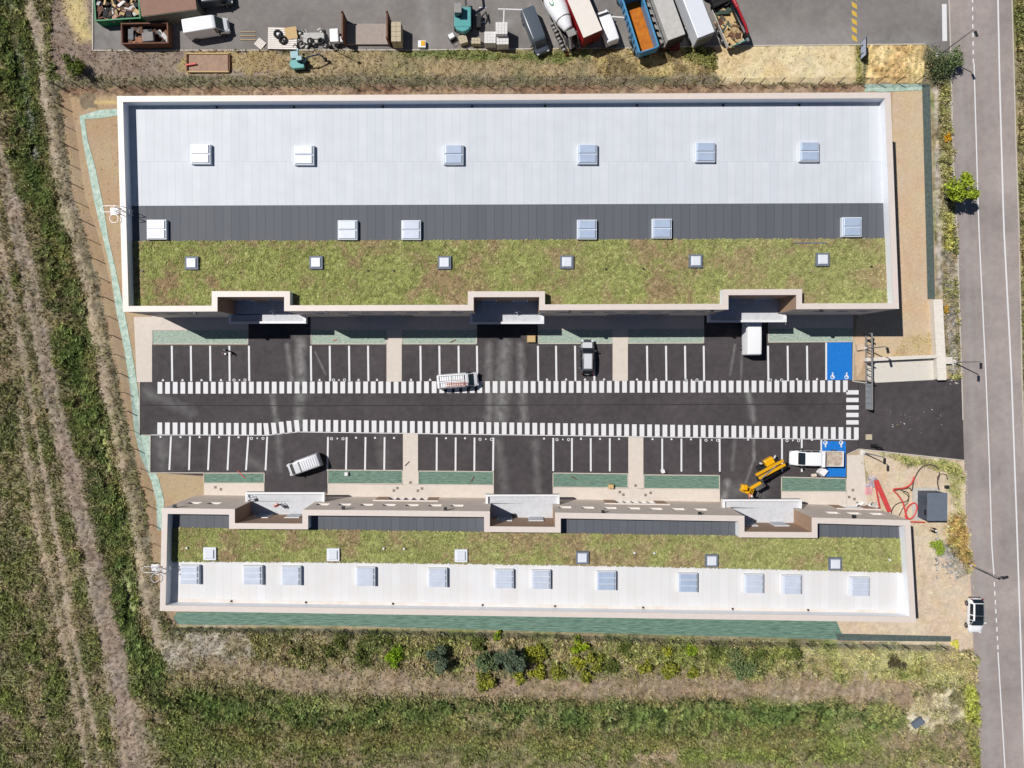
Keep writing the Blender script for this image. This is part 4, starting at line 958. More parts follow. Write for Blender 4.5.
# yard vans
car('delivery_van', 'white delivery van parked between the brown skip and the timber platform', 'van', 205, 25.2, (38,-6), 5.4, 2.0, 2.3, p_white, 'van', 1.6)
car('slate_van', 'slate grey van facing the grass beside the concrete mixer', 'van', 535.3, 30, (17.5,44), 5.7, 1.95, 2.0, p_slate, 'van', 1.4)
car('compact_van', 'small white van between the red-sided box truck and the blue tipper', 'van', 607.5, 26, (-11.5,-33), 4.4, 1.8, 1.85, p_white, 'van', 1.3)
car('flatbed_pickup', 'dark and white vehicle at the top edge right of the brown container', 'pickup', 212, -2, (30,-3), 5.0, 1.9, 1.9, p_dgrey, 'van', 1.0)
# white double-cab dropside truck on the blue bay
x, y = P(816.3, 458.3, 1.0); v = empty('dropside_truck', (x, y, 0), math.pi-.01, 'white crew-cab dropside truck standing over the lower blue bay', 'truck')
st = [(-.35, .98, .84, .4, 1.15, 2.0), (-.2, 1.0, .86, .35, 1.2, 2.08), (.9, 1.0, .86, .35, 1.2, 2.1), (1.7, 1.0, .84, .35, 1.2, 2.02), (2.45, .98, .86, .35, 1.2, 1.32), (3.2, .9, .72, .4, .95, 1.1), (3.38, .76, .6, .45, .7, .8)]
loft(v, st, p_white, m_cglass, [(1,'side'), (2,'side'), (3,'screen'), (3,'side')], 'cab')
f = MB(); f.box((-2.0, 0, .6), (3.2, .8, .25)); f.build('chassis', m_black, v)
f = MB(); f.box((-1.85, 0, .98), (2.8, 1.85, .12)); f.build('load_bed', mat('dusty_bed', C(196,184,168), .85, var=.3, scale=3), v)
for s in (1, -1): f = MB(); f.box((-1.85, s*.95, 1.2), (2.86, .06, .42)); f.build('drop_side', p_white, v)
f = MB(); f.box((-3.3, 0, 1.2), (.07, 1.95, .42)); f.build('tailgate', p_white, v)
f = MB(); f.box((-.42, 0, 1.5), (.1, 2.1, .9)); f.box((-.55, 0, 1.9), (.3, 2.0, .3)); f.build('headboard', p_white, v)
f = MB()
rr_ = random.Random(5)
for i in range(34): f.box((-3.05+rr_.random()*2.4, -.75+rr_.random()*1.5, 1.08+rr_.random()*.1), (.2+rr_.random()*.5, .1+rr_.random()*.25, .05), rr_.random()*3)
tag(f.build('building_debris', mat('debris', C(190,172,158), .9, var=.4, scale=2)), None); o = bpy.data.objects['building_debris']; o.location = (x, y, 0); o.rotation_euler.z = math.pi-.01
tag(o, 'dusty boards and rubble lying in the bed of the white crew-cab truck', 'debris', kind='stuff')
for sx in (-2.5, 2.35):
    for s in (1, -1): wheel(v, sx, s*.9, .38, .26, s)
for s in (1, -1):
    f = MB(); f.box((3.25, s*.72, .88), (.24, .26, .2)); f.build('headlight', m_head, v, bevel=.02)
    f = MB(); f.box((2.0, s*1.18, 1.35), (.15, .25, .3)); f.build('wing_mirror', m_black, v, bevel=.02)
    f = MB(); f.box((-3.34, s*.8, .85), (.06, .25, .14)); f.build('tail_light', m_tail, v)
f = MB(); f.box((3.4, 0, .55), (.16, 1.5, .28)); f.build('front_bumper', m_black, v, bevel=.03)

# trucks in the yard: origin at the middle of the rear end, front along +x
def truck(name, label, px, py, zref, hd, W, cabx, cabc, chass=True, axles=(1.4, 2.7), cabL=2.0, cabH=2.9, wid=None):
    x, y = P(px, py, zref); root = empty(name, (x, y, 0), math.atan2(-hd[1], hd[0]), label, 'truck')
    f = MB(); f.box((cabx/2, 0, .75), (cabx, .9, .3)); f.build('chassis', m_black, root)
    w = W/2
    st = [(cabx, w*.96, w*.88, .5, 1.4, cabH-.1), (cabx+.15, w, w*.9, .45, 1.5, cabH), (cabx+cabL*.7, w, w*.9, .45, 1.5, cabH), (cabx+cabL*.95, w, w*.9, .45, 1.5, cabH-.5), (cabx+cabL, w*.96, w*.85, .45, 1.3, 1.6)]
    loft(root, st, cabc, m_cglass, [(2,'side')], 'cab')
    f = MB(); f.box((cabx+cabL+.0, 0, 2.0), (.1, W*.8, .75), ry=-.12); f.build('windscreen', m_cglass, root)
    f = MB(); f.box((cabx+cabL+.05, 0, .7), (.2, W*.96, .4)); f.build('front_bumper', m_black, root, bevel=.03)
    for sx in (*axles, cabx+cabL*.45):
        for s in (1, -1): wheel(root, sx, s*(w-.18), .5, .34, s)
    for s in (1, -1):
        f = MB(); f.box((cabx+cabL*.85, s*(w+.2), 2.1), (.12, .25, .5)); f.build('wing_mirror', m_black, root)
        f = MB(); f.box((-.03, s*w*.75, .9), (.06, .35, .14)); f.build('tail_light', m_tail, root)
    return root
# red-sided box truck
v = truck('box_truck', 'box truck with red sides and cream roof beside the concrete mixer', 593, 33.8, 3.5, (-16,-37), 2.45, 7.6, p_red)
f = MB(); f.box((3.75, 0, 2.2), (7.4, 2.45, 2.4)); f.build('cargo_box', p_red, v, bevel=.03)
f = MB(); f.box((3.75, 0, 3.44), (7.46, 2.5, .1)); f.build('roof', m_boxcream, v)
f = MB()
for s in (-.6, .6): f.box((.03, s, 2.2), (.06, 1.1, 2.2))
f.build('rear_door', mat('dark_red_door', C(120,22,26), .5), v)
# blue tipper
v = truck('tipper_truck', 'blue tipper truck with an empty orange rusty body', 649, 50, 2.7, (-15.5,-48), 2.55, 7.2, p_blue)
f = MB(); f.box((3.5, 0, 1.15), (6.8, 2.4, .16)); f.build('tipper_floor', m_rust, v)
f = MB(); f.box((3.3, 0, 1.27), (5.6, 2.05, .1)); f.build('rusty_floor', m_rust, v)
for s in (1, -1):
    f = MB(); f.box((3.5, s*1.2, 1.95), (6.9, .12, 1.5)); f.box((3.5, s*1.24, 2.72), (6.9, .22, .12))
    for k in range(9): f.box((.3+k*.8, s*1.31, 1.9), (.12, .12, 1.4))
    f.build('tipper_side', p_blue, v)
f = MB(); f.box((.06, 0, 1.95), (.12, 2.5, 1.5)); f.box((6.95, 0, 2.1), (.12, 2.5, 1.8)); f.box((7.1, 0, 3.0), (.6, 2.5, .1)); f.build('tailgate', p_blue, v)
# grey covered truck
v = truck('covered_truck', 'dusty grey truck with flat concrete-coloured load cover left of the white box truck', 676, 37.5, 3.0, (-14,-38), 2.5, 8.0, p_silver)
f = MB(); f.box((3.8, -.1, 2.0), (7.6, 2.3, 2.0)); f.build('load_body', m_tarp, v, bevel=.04)
f = MB()
for k in range(7): f.box((.7+k*1.0, 1.35, 1.3), (.5, .4, .7)); f.cyl((.9+k*1.0, 1.2, 2.2), (1.3+k*1.0, 1.6, 2.0), .12)
f.tube([(.2, 1.5, 2.7), (7, 1.5, 2.7)], .06); f.build('side_equipment', m_steel, v)
f = MB(); f.box((-.06, -.1, 1.9), (.1, 2.3, 1.8)); f.build('rear_panel', m_black, v)
# white box truck
v = truck('white_truck', 'plain white box truck left of the red crane truck', 706.5, 35.5, 3.2, (-15,-38), 2.25, 6.6, p_white)
f = MB(); f.box((3.3, 0, 2.0), (6.5, 2.25, 2.5), top=1.0); f.build('cargo_box', m_box, v, bevel=.08)
f = MB(); f.box((-.04, 0, 1.9), (.08, 2.1, 2.2)); f.build('rear_door', m_door, v)
# crane truck
v = truck('crane_truck', 'red crane truck with timber and rubbish in its open bed', 737.5, 43.5, 1.6, (-19,-42), 2.5, 7.4, p_red)
f = MB(); f.box((2.6, 0, 1.05), (5.1, 2.4, .12)); f.build('load_bed', m_wood, v)
for s in (1, -1): f = MB(); f.box((2.6, s*1.22, 1.35), (5.1, .07, .6)); f.build('drop_side', m_tarp if s > 0 else m_black, v)
f = MB(); f.box((5.4, 0, 1.7), (.5, 2.3, 1.0)); f.cyl((5.9, -1.1, 1.8), (5.9, 1.1, 1.8), .35); f.build('crane_base', m_black, v)
f = MB(); f.tube([(8.0, -.9, 3.0), (3.8, -1.25, 2.8)], .22, 8); f.tube([(4.2, -1.2, 2.9), (1.4, -1.5, 2.3), (.6, -1.55, 1.9)], .16, 8); f.tube([(6.2, -.8, 1.8), (6.3, -1.0, 3.0)], .25, 8); f.build('crane_arm', p_red, v)
f = MB(); f.box((.55, -1.5, 1.6), (.6, .4, .7)); f.build('grab', m_black, v)
f = MB(); f.box((.0, -.4, 1.3), (.07, 2.2, .5)); f.build('tailgate', m_teal, v)
loc = v.matrix_basis
def scrap(name, label, origin, rz, x0, x1, y0, y1, z, n, cols, s=(.25,.9), seed=1, cat='scrap', zvar=.4):
    rs = random.Random(seed); V = []; CC = []
    faces = [(0,3,2,1),(4,5,6,7),(0,1,5,4),(1,2,6,5),(2,3,7,6),(3,0,4,7)]
    for i in range(n):
        t = MB(); t.box((rs.uniform(x0,x1), rs.uniform(y0,y1), z+rs.random()*zvar), (rs.uniform(*s), rs.uniform(s[0]*.5,s[1]*.5), rs.uniform(.06,.35)), rs.random()*3.14, rs.uniform(-.3,.3))
        c = cols[rs.randrange(len(cols))]; k = rs.uniform(.7,1.2)
        for fc in faces: V.append([t.v[q] for q in fc]); CC.append([q*k for q in c])
    o = bulk(name, np.array(V), 4, np.array(CC), m_scrap); o.location = origin; o.rotation_euler.z = rz
    return tag(o, label, cat, kind='stuff')
WOOD = C(206,176,128); WHT = C(226,224,220); RED_ = C(150,60,50); GRY = C(120,122,124); DRK = C(50,52,54); BRN = C(120,88,70)
scrap('timber_load', 'timber offcuts and white sacks piled on the crane truck bed', v.location, v.rotation_euler.z, .4, 4.9, -.9, .9, 1.15, 50, [WOOD, WOOD, WHT, BRN, C(70,90,80)], (.3,1.5), 11, 'timber', .3)
# concrete mixer truck
v = truck('mixer_truck', 'concrete mixer truck with white drum between the slate van and the red-sided truck', 574, 50.5, 1.0, (-17.5,-38), 2.45, 8.2, p_white, axles=(1.6,2.9))
f = MB(); f.lathe([(0,.45),(.25,.62),(1.6,1.0),(3.0,1.25),(4.4,1.3),(5.4,1.05),(5.9,.5)], (1.9,0,2.75), (1,0,-.16), 28); f.build('mixer_drum', p_white, v, smooth=True)
f = MB(); f.lathe([(0,1.035),(.1,1.05)], (3.35,0,2.52), (1,0,-.16), 28); f.build('drum_band', m_steel, v)
f = MB(); f.cyl((1.86,0,2.76), (1.6,0,2.8), .5, .42, 20); f.build('drum_mouth', m_black, v)
f = MB(); f.tube([(1.4,0,3.0),(1.0,.2,2.4),(.3,.3,1.3)], .22, 8); f.box((1.3,0,3.1), (.7,.9,.35), top=1.2); f.build('chute', m_steel, v)
f = MB()
for s in (1,-1): f.tube([(.4,s*.9,1.0),(1.3,s*.8,2.9)], .07); f.tube([(.4,s*1.15,1.0),(7.8,s*1.15,1.1)], .08)
for k in range(8): f.box((.6+.5*k, 1.2, 1.0+.1*(k%3)), (.25,.35,.5))
f.build('rear_frame', m_steel, v)
f = MB()
a_ = 4.9
for k in range(14):
    t0, t1 = 2*math.pi*k/14, 2*math.pi*(k+1)/14
    pt = lambda t, r: (lambda dx, th: (1.9+dx, 1.29*math.sin(th), 2.75-.16*dx+1.29*math.cos(th)))(3.9+.62*r*math.cos(t), .55+.22*r*math.sin(t))
    f.quad(pt(t0,.62), pt(t0,1), pt(t1,1), pt(t1,.62))
f.build('green_emblem', mat('emblem_green', C(50,140,80), .5), v)
# small dark red machine behind the grey truck
x, y = P(675, 46, .5); v = empty('plate_compactor', (x, y, 0), .1, 'small dark red machine on the ground behind the grey truck', 'machine')
f = MB(); f.box((0,0,.35), (1.3,.7,.4)); f.build('housing', mat('dull_red', C(120,40,44), .6), v, bevel=.05); f = MB(); f.box((-.2,0,.1), (1.5,.8,.16)); f.build('base_plate', m_black, v); f = MB(); f.tube([(-.6,.3,.4),(-1.1,.3,.8),(-1.1,-.3,.8),(-.6,-.3,.4)], .03); f.build('handle', m_steel, v)

# ---------------------------------------------------------------- skips, containers and goods in the yard
def skip(name, label, px, py, ang, L, W, Hh, m, lip=None):
    x, y = P(px, py, Hh); root = empty(name, (x, y, 0), ang, label, 'skip')
    f = MB(); f.box((0,0,.1), (L,W,.12)); f.build('floor', m, root)
    for s in (1,-1):
        f = MB(); f.box((0,s*W/2,Hh/2+.05), (L+.1,.08,Hh)); f.box((0,s*W/2,Hh+.06), (L+.2,.16,.1))
        for k in range(6): f.box((-L/2+.3+k*(L-.6)/5, s*(W/2+.07), Hh/2), (.1,.1,Hh-.1))
        f.build('side_panel', m, root)
        f = MB(); f.box((s*L/2,0,Hh/2+.05), (.08,W-.1,Hh)); f.box((s*L/2,0,Hh+.06), (.16,W-.2,.1)); f.build('end_panel', lip or m, root)
    return root
m_green = mat('green_enamel', C(30,130,80), .5, var=.15)
v = skip('green_skip', 'green skip heaped with boards and rubbish in the corner of the yard', 117, 2, .06, 5.6, 4.4, 1.5, m_green, m_green)
scrap('rubbish_heap', 'boards, sacks and dark rubbish heaped in the green skip', v.location, .06, -2.5, 2.5, -1.9, 1.9, .8, 150, [WOOD, WHT, DRK, DRK, BRN, C(190,150,130)], (.3,1.4), 21, 'rubbish', .7)
v = skip('rusty_skip', 'rusty brown open skip with cartons and a grey sack below the green one', 145, 33.5, .02, 5.8, 2.5, 1.3, m_brust)
scrap('skip_contents', 'cartons, white sheets and grey sack inside the rusty skip', v.location, .02, -2.6, 2.6, -1.0, 1.0, .4, 46, [WHT, BRN, BRN, GRY, DRK, C(170,120,90)], (.4,1.3), 22, 'rubbish', .5)
f = MB(); f.box((.3,-.35,1.05), (1.6,1.3,.45), .1, top=.9); o = f.build('grey_sack', mat('grey_fabric', C(150,146,144), .9, var=.1, bump=.5), None, bevel=.12); o.location = v.location; tag(o, 'square grey fabric sack in the middle of the rusty skip', 'sack')
x, y = P(168, 3, 2.6); v = empty('shipping_container', (x, y, 0), math.radians(7.5), 'brown-roofed container with olive grey side at the top edge', 'container')
f = MB(); f.box((0,0,1.3), (6.9,2.6,2.6)); f.build('body', mat('olive_grey_side', C(128,122,108), .7, var=.08), v)
f = MB(); f.box((0,.05,2.63), (6.95,2.55,.06)); f.build('roof', mat('pinkish_brown_roof', C(150,118,102), .8, var=.1), v)
f = MB()
for k in range(30): f.box((-3.3+k*.228,-1.31,1.3), (.09,.05,2.4))
f.build('corrugation', mat('olive_grey_side', C(128,122,108)), v); f = MB()
for k in (-2.2,-.6,1.4): f.box((k,-1.35,1.3), (.05,.05,2.3))
f.build('locking_bar', m_steel, v)
def simple(name, label, cat, px, py, zr, rz): x, y = P(px, py, zr); return empty(name, (x, y, 0), rz, label, cat)
v = simple('timber_platform', 'pale slatted timber platform with tyre and plywood on top', 'platform', 282.5, 38.5, .3, -.02)
f = MB()
for k in range(11): f.box((0,-1.25+k*.25,.32), (3.7,.2,.05))
f.build('slat', m_boxcream, v); f = MB()
for k in (-1.7,0,1.7): f.box((k,0,.15), (.15,2.7,.28))
f.build('bearer', m_wood, v)
o = MB().box((0,0,.03), (1.5,1.5,.05)).build('plywood_sheet', m_wood); o.location = (*P(291,33,.4), .37); o.rotation_euler.z = .15; tag(o, 'square yellow plywood sheet on the corner of the timber platform', 'plywood')
v = empty('tyre_stack', (*P(277.5,33.5,.6), .35), 0, 'black tyre with pale hub and its twin beside it on the platform', 'tyres')
for dx, dy in ((0,0),(.65,-.75)):
    f = MB(); t = [(.42*math.cos(q*.4189), .42*math.sin(q*.4189)) for q in range(15)]; f.tube([(dx+a, dy+b, .16) for a, b in t], .15, 8, closed=True); f.build('tyre', m_tyre, v)
    f = MB(); f.cyl((dx,dy,.05), (dx,dy,.22), .16 if dx == 0 else .12); f.build('hub', m_white if dx == 0 else m_black, v)
def pallet(name, label, px, py, rz, s=1.0, z=0.15):
    v = simple(name, label, 'pallet', px, py, z, rz); f = MB()
    for k in range(6): f.box((0,(-.45+k*.18)*s,.13), (1.15*s,.13*s,.025))
    f.build('deck_board', m_boxcream, v); f = MB()
    for k in (-.5,0,.5): f.box((k*s,0,.06), (.1,.98*s,.1))
    f.build('bearer', m_wood, v); return v
pallet('wooden_pallet', 'small pale pallet lying skewed left of the timber platform', 260, 43.5, -.7)
o = MB(); 
for k in range(3): o.box((0,k*.5,.05), (2.0,.07,.07))
o = o.build('timber_battens', m_wood); o.location = (*P(248,40), 0); tag(o, 'thin timber battens lying on the yard asphalt', 'battens')
v = simple('engine_block', 'grey dismantled engine parts with wheels right of the timber platform', 'machine parts', 314, 38.5, .6, 0)
f = MB(); f.box((0,.3,.5), (2.6,.8,.5)); f.box((-.9,-.3,.45), (.9,.7,.5)); f.box((.1,-.25,.35), (.8,.5,.4)); f.build('casing', m_tarp, v, bevel=.05)
for dx in (-.45,.9):
    f = MB(); f.tube([(dx+.32*math.cos(q*.4488), -.35+.32*math.sin(q*.4488), .65) for q in range(14)], .14, 8, closed=True); f.build('wheel', m_tyre, v)
scrap('engine_debris', 'small metal parts scattered round the dismantled engine', (*P(310,40), 0), 0, -2, 2, -1.1, 1.1, .1, 40, [GRY, DRK, WHT, WHT], (.15,.5), 31, 'scrap', .6)
v = simple('compressor', 'white compressor trailer wedged before the flat rack', 'machine', 335, 37, .6, .05)
f = MB(); f.box((0,0,.75), (1.1,1.7,.8)); f.build('housing', p_white, v, bevel=.1); f = MB(); f.box((.9,-.4,.6), (.6,.7,.5)); f.build('motor', p_silver, v, bevel=.05)
for s in (1,-1): f = MB(); f.cyl((-.3+s*.5,-.95,.3), (-.3+s*.5,-1.15,.3), .3); f.build('wheel', m_tyre, v)
v = simple('flat_rack', 'grey flat rack with tall rusty end walls', 'flat rack', 368, 34.5, .2, 0)
f = MB(); f.box((0,0,.2), (5.6,2.6,.3)); f.build('floor', mat('dusty_floor', C(168,156,148), .9, var=.15, scale=3), v)
for s, h in ((-1,2.3),(1,2.3)): f = MB(); f.box((s*2.8,.2,h/2), (.18,3.3,h)); f.box((s*2.8,1.8,h/2+.1), (.25,.15,h+.2)); f.box((s*2.8,-1.4,h/2+.1), (.25,.15,h+.2)); f.build('end_wall', m_brust, v)
def blocks(name, label, px, py, rz, nx, ny, nz, s, m, z=.6, cat='blocks', dim=None):
    v = simple(name, label, cat, px, py, z, rz); f = MB()
    for i in range(nx):
        for j in range(ny):
            for k in range(nz): f.box(((i-(nx-1)/2)*s, (j-(ny-1)/2)*s, .14+s*.5+k*s), (s*.95,s*.95,s*.95))
    f.build('block', m, v); g = MB(); g.box((0,0,.07), (nx*s,ny*s,.12)); g.build('pallet', m_wood, v); return v
blocks('bag_stack', 'beige bagged material stacked right of the flat rack', 396.5, 33, 0, 2, 4, 3, .62, m_sand, 1.6)
m_blk = mat('pale_blocks', C(226,224,222), .8, var=.1, scale=5)
g_ = 'pallets of pale blocks in the yard'
blocks('block_pallet', 'pale perforated blocks, left pallet of the three by the kerb', 490, 37.5, 0, 4, 4, 4, .36, m_blk, 1.5)['group'] = g_
blocks('block_pallet', 'pale perforated blocks, lower right pallet against the kerb', 502.5, 40.3, .01, 4, 3, 4, .38, m_blk, 1.5)['group'] = g_
blocks('block_pallet', 'pale perforated blocks, taller pallet farthest from the grass', 501.5, 28.6, 0, 4, 4, 6, .37, m_blk, 2.2)['group'] = g_
blocks('stone_pallet', 'low beige stone slabs on a pallet left of the pale blocks', 476, 41, 0, 3, 2, 2, .38, m_sand, .8)
blocks('stone_pallet', 'beige slabs set skewed on the left-hand stone pallet', 463, 39, .3, 3, 3, 2, .34, m_sand, .8)
v = simple('generator', 'small white generator with handles near the yard kerb', 'generator', 451.5, 36.5, .5, .5)
f = MB(); f.box((0,0,.5), (.7,.6,.5)); f.build('housing', p_white, v, bevel=.05); f = MB(); f.tube([(-.3,-.3,.3),(-.4,-.9,.5),(.3,-.9,.5),(.3,-.3,.3)], .04); f.build('handle', m_black, v); f = MB(); f.box((0,-.1,.15), (.8,.7,.2)); f.build('frame', m_black, v)
v = simple('tool_crate', 'white crate with yellow lid at the edge of the yard', 'crate', 422, 44.5, .3, 0)
f = MB(); f.box((0,0,.25), (.95,.85,.5)); f.build('crate_body', p_white, v); f = MB(); f.box((.15,.05,.53), (.5,.6,.06)); f.build('lid', p_yel, v)
# excavators
def excavator(name, label, px, py, rz, s, mbody, mcab, arm, armm, house=0.0):
    v = simple(name, label, 'excavator', px, py, .8, rz)
    for t in (1,-1):
        f = MB(); f.box((0,t*.75*s,.3*s), (2.4*s,.4*s,.55*s)); f.build('track', m_black, v, bevel=.1)
    f = MB(); f.box((-.3*s,0,.95*s), (2.0*s,1.7*s,.7*s)); f.cyl((-.9*s,0,.6*s), (-.9*s,0,1.25*s), .85*s, n=18); f.build('engine_house', mbody, v, bevel=.08)
    f = MB(); f.box((.15*s,.42*s,1.6*s), (1.0*s,.75*s,1.1*s), top=.88); f.build('cab', m_cglass, v, bevel=.06)
    f = MB(); f.box((.15*s,.42*s,2.18*s), (.98*s,.75*s,.08*s)); f.build('cab_roof', mcab, v, bevel=.03)
    f = MB(); f.tube([tuple(q*s for q in p) for p in arm], .13*s, 8); f.build('boom', armm, v)
    e = Vector(arm[-1])*s; f = MB(); f.box((e.x,e.y,e.z-.15*s), (.5*s,.7*s,.5*s), ry=.5, top=.6); f.build('bucket', m_black, v, bevel=.02); return v
v = excavator('mini_excavator', 'pale teal mini excavator with dark blue arm on the grass verge', 300, 63.5, .1, .75, m_teal, m_pteal, [(.7,-.2,1.0),(1.7,.25,2.6),(3.6,.75,2.0),(4.4,.4,.9)], m_dblue)
f = MB(); f.box((-.5,1.0,.9), (1.0,.9,.7)); f.cyl((-.1,1.6,.8), (-.1,1.9,.8), .15); f.build('counterweight', m_pteal, v, bevel=.1)
v = excavator('crawler_excavator', 'teal crawler excavator with grey cab roof at the top edge', 463, 17, math.pi/2, 1.25, m_teal, m_steel, [(.9,-.3,1.2),(2.2,-.3,3.0),(4.0,-.3,2.6),(4.6,-.3,1.0)], m_steel)
f = MB(); f.tube([(-1,-1.9,.4),(0,-2.4,.9),(.8,-2.9,.5),(-.3,-3.2,.3)], .1); f.box((-.4,-2.0,.5), (1.8,.5,.8)); f.build('breaker_tool', m_black, v)

# ---------------------------------------------------------------- articulated boom lift
x, y = P(768, 468, .8); v = empty('boom_lift', (x, y, 0), 0, 'orange-yellow articulated boom lift reaching to the south-eastern balcony', 'boom lift')
def L3(px, py, z): q = P3(px, py, z); return (q.x-x, q.y-y, q.z)
a_ = math.atan2(*(lambda d: (d[1], d[0]))((Vector(L3(784,462,1))-Vector(L3(757,477,1))).to_tuple()))
f = MB(); c = L3(769,467,.6); f.box((c[0],c[1],.62), (2.9,1.0,.4), a_); f.build('chassis', m_black, v, bevel=.04)
for dx in (-1.1,1.1):
    for s in (1,-1):
        px_, py_ = c[0]+dx*math.cos(a_)-s*.62*math.sin(a_), c[1]+dx*math.sin(a_)+s*.62*math.cos(a_)
        f = MB(); d_ = Vector((-math.sin(a_), math.cos(a_), 0))*.13; f.cyl((px_-d_.x,py_-d_.y,.38), (px_+d_.x,py_+d_.y,.38), .38, n=16); f.build('wheel', m_tyre, v)
f = MB(); c = L3(769,461.5,1.4); f.box((c[0],c[1],1.3), (1.25,.9,.9), a_); f.build('turret_cover', p_yel, v, bevel=.14)
for (p, q) in (((759.5,463,1.2),(762,463.8,1.2)), ((774,458.5,1.2),(775.5,455.5,1.2))):
    A, B = L3(*p), L3(*q); f = MB(); f.tube([A, B], .12); f.build('outrigger', p_silver, v)
for off in (-1.3, 1.4):
    f = MB(); A = Vector(L3(757,477,3.4)); B = Vector(L3(784,462.5,2.6)); d_ = (B-A).normalized(); nn = Vector((-d_.y, d_.x, 0)).normalized()*off*.2
    f.add([], []); A2, B2 = A+nn, B+nn; m_ = (A2+B2)/2
    f.box(m_, ((B-A).length,.34,.34), math.atan2(d_.y, d_.x), -math.asin(d_.z)); f.build('lower_boom', p_yel, v, bevel=.04)
f = MB(); A = Vector(L3(760,476,3.5)); B = Vector(L3(783,463.6,2.9)); f.tube([A+Vector((.2,-.28,.1)), B+Vector((-.8,-.2,.1))], .08); f.build('hydraulic_ram', m_steel, v)
f = MB(); A = Vector(L3(761,482.5,4.2)); B = Vector(L3(750.5,488,4.0)); d_ = (B-A).normalized(); f.box((A+B)/2, ((B-A).length,.36,.36), math.atan2(d_.y, d_.x)); f.build('upper_boom', p_yel, v, bevel=.05)
f = MB(); f.tube([L3(757,477,3.4), L3(759,481,3.9), L3(761,482.5,4.2)], .12); f.build('boom_link', m_black, v)
f = MB(); c = Vector(L3(747,490,3.6)); R_ = Matrix.Rotation(a_-.9, 4, 'Z')
f.box((c.x,c.y,3.0), (1.3,.8,.08), a_-.9)
for s in (1,-1):
    for zz in (3.5,4.0):
        p0 = R_ @ Vector((-.65,s*.4,0)); p1 = R_ @ Vector((.65,s*.4,0)); f.tube([(c.x+p0.x,c.y+p0.y,zz), (c.x+p1.x,c.y+p1.y,zz)], .035)
        p0 = R_ @ Vector((s*.65,-.4,0)); p1 = R_ @ Vector((s*.65,.4,0)); f.tube([(c.x+p0.x,c.y+p0.y,zz), (c.x+p1.x,c.y+p1.y,zz)], .035)
    for t in (1,-1): p0 = R_ @ Vector((s*.65,t*.4,0)); f.tube([(c.x+p0.x,c.y+p0.y,3), (c.x+p0.x,c.y+p0.y,4)], .035)
f.build('basket', p_yel, v)
f = MB(); c2 = Vector(L3(744.8,487.6,3.9)); f.box((c2.x,c2.y,3.75), (.85,.8,.6), a_-.6, top=.8); f.build('control_box', p_yel, v, bevel=.1)

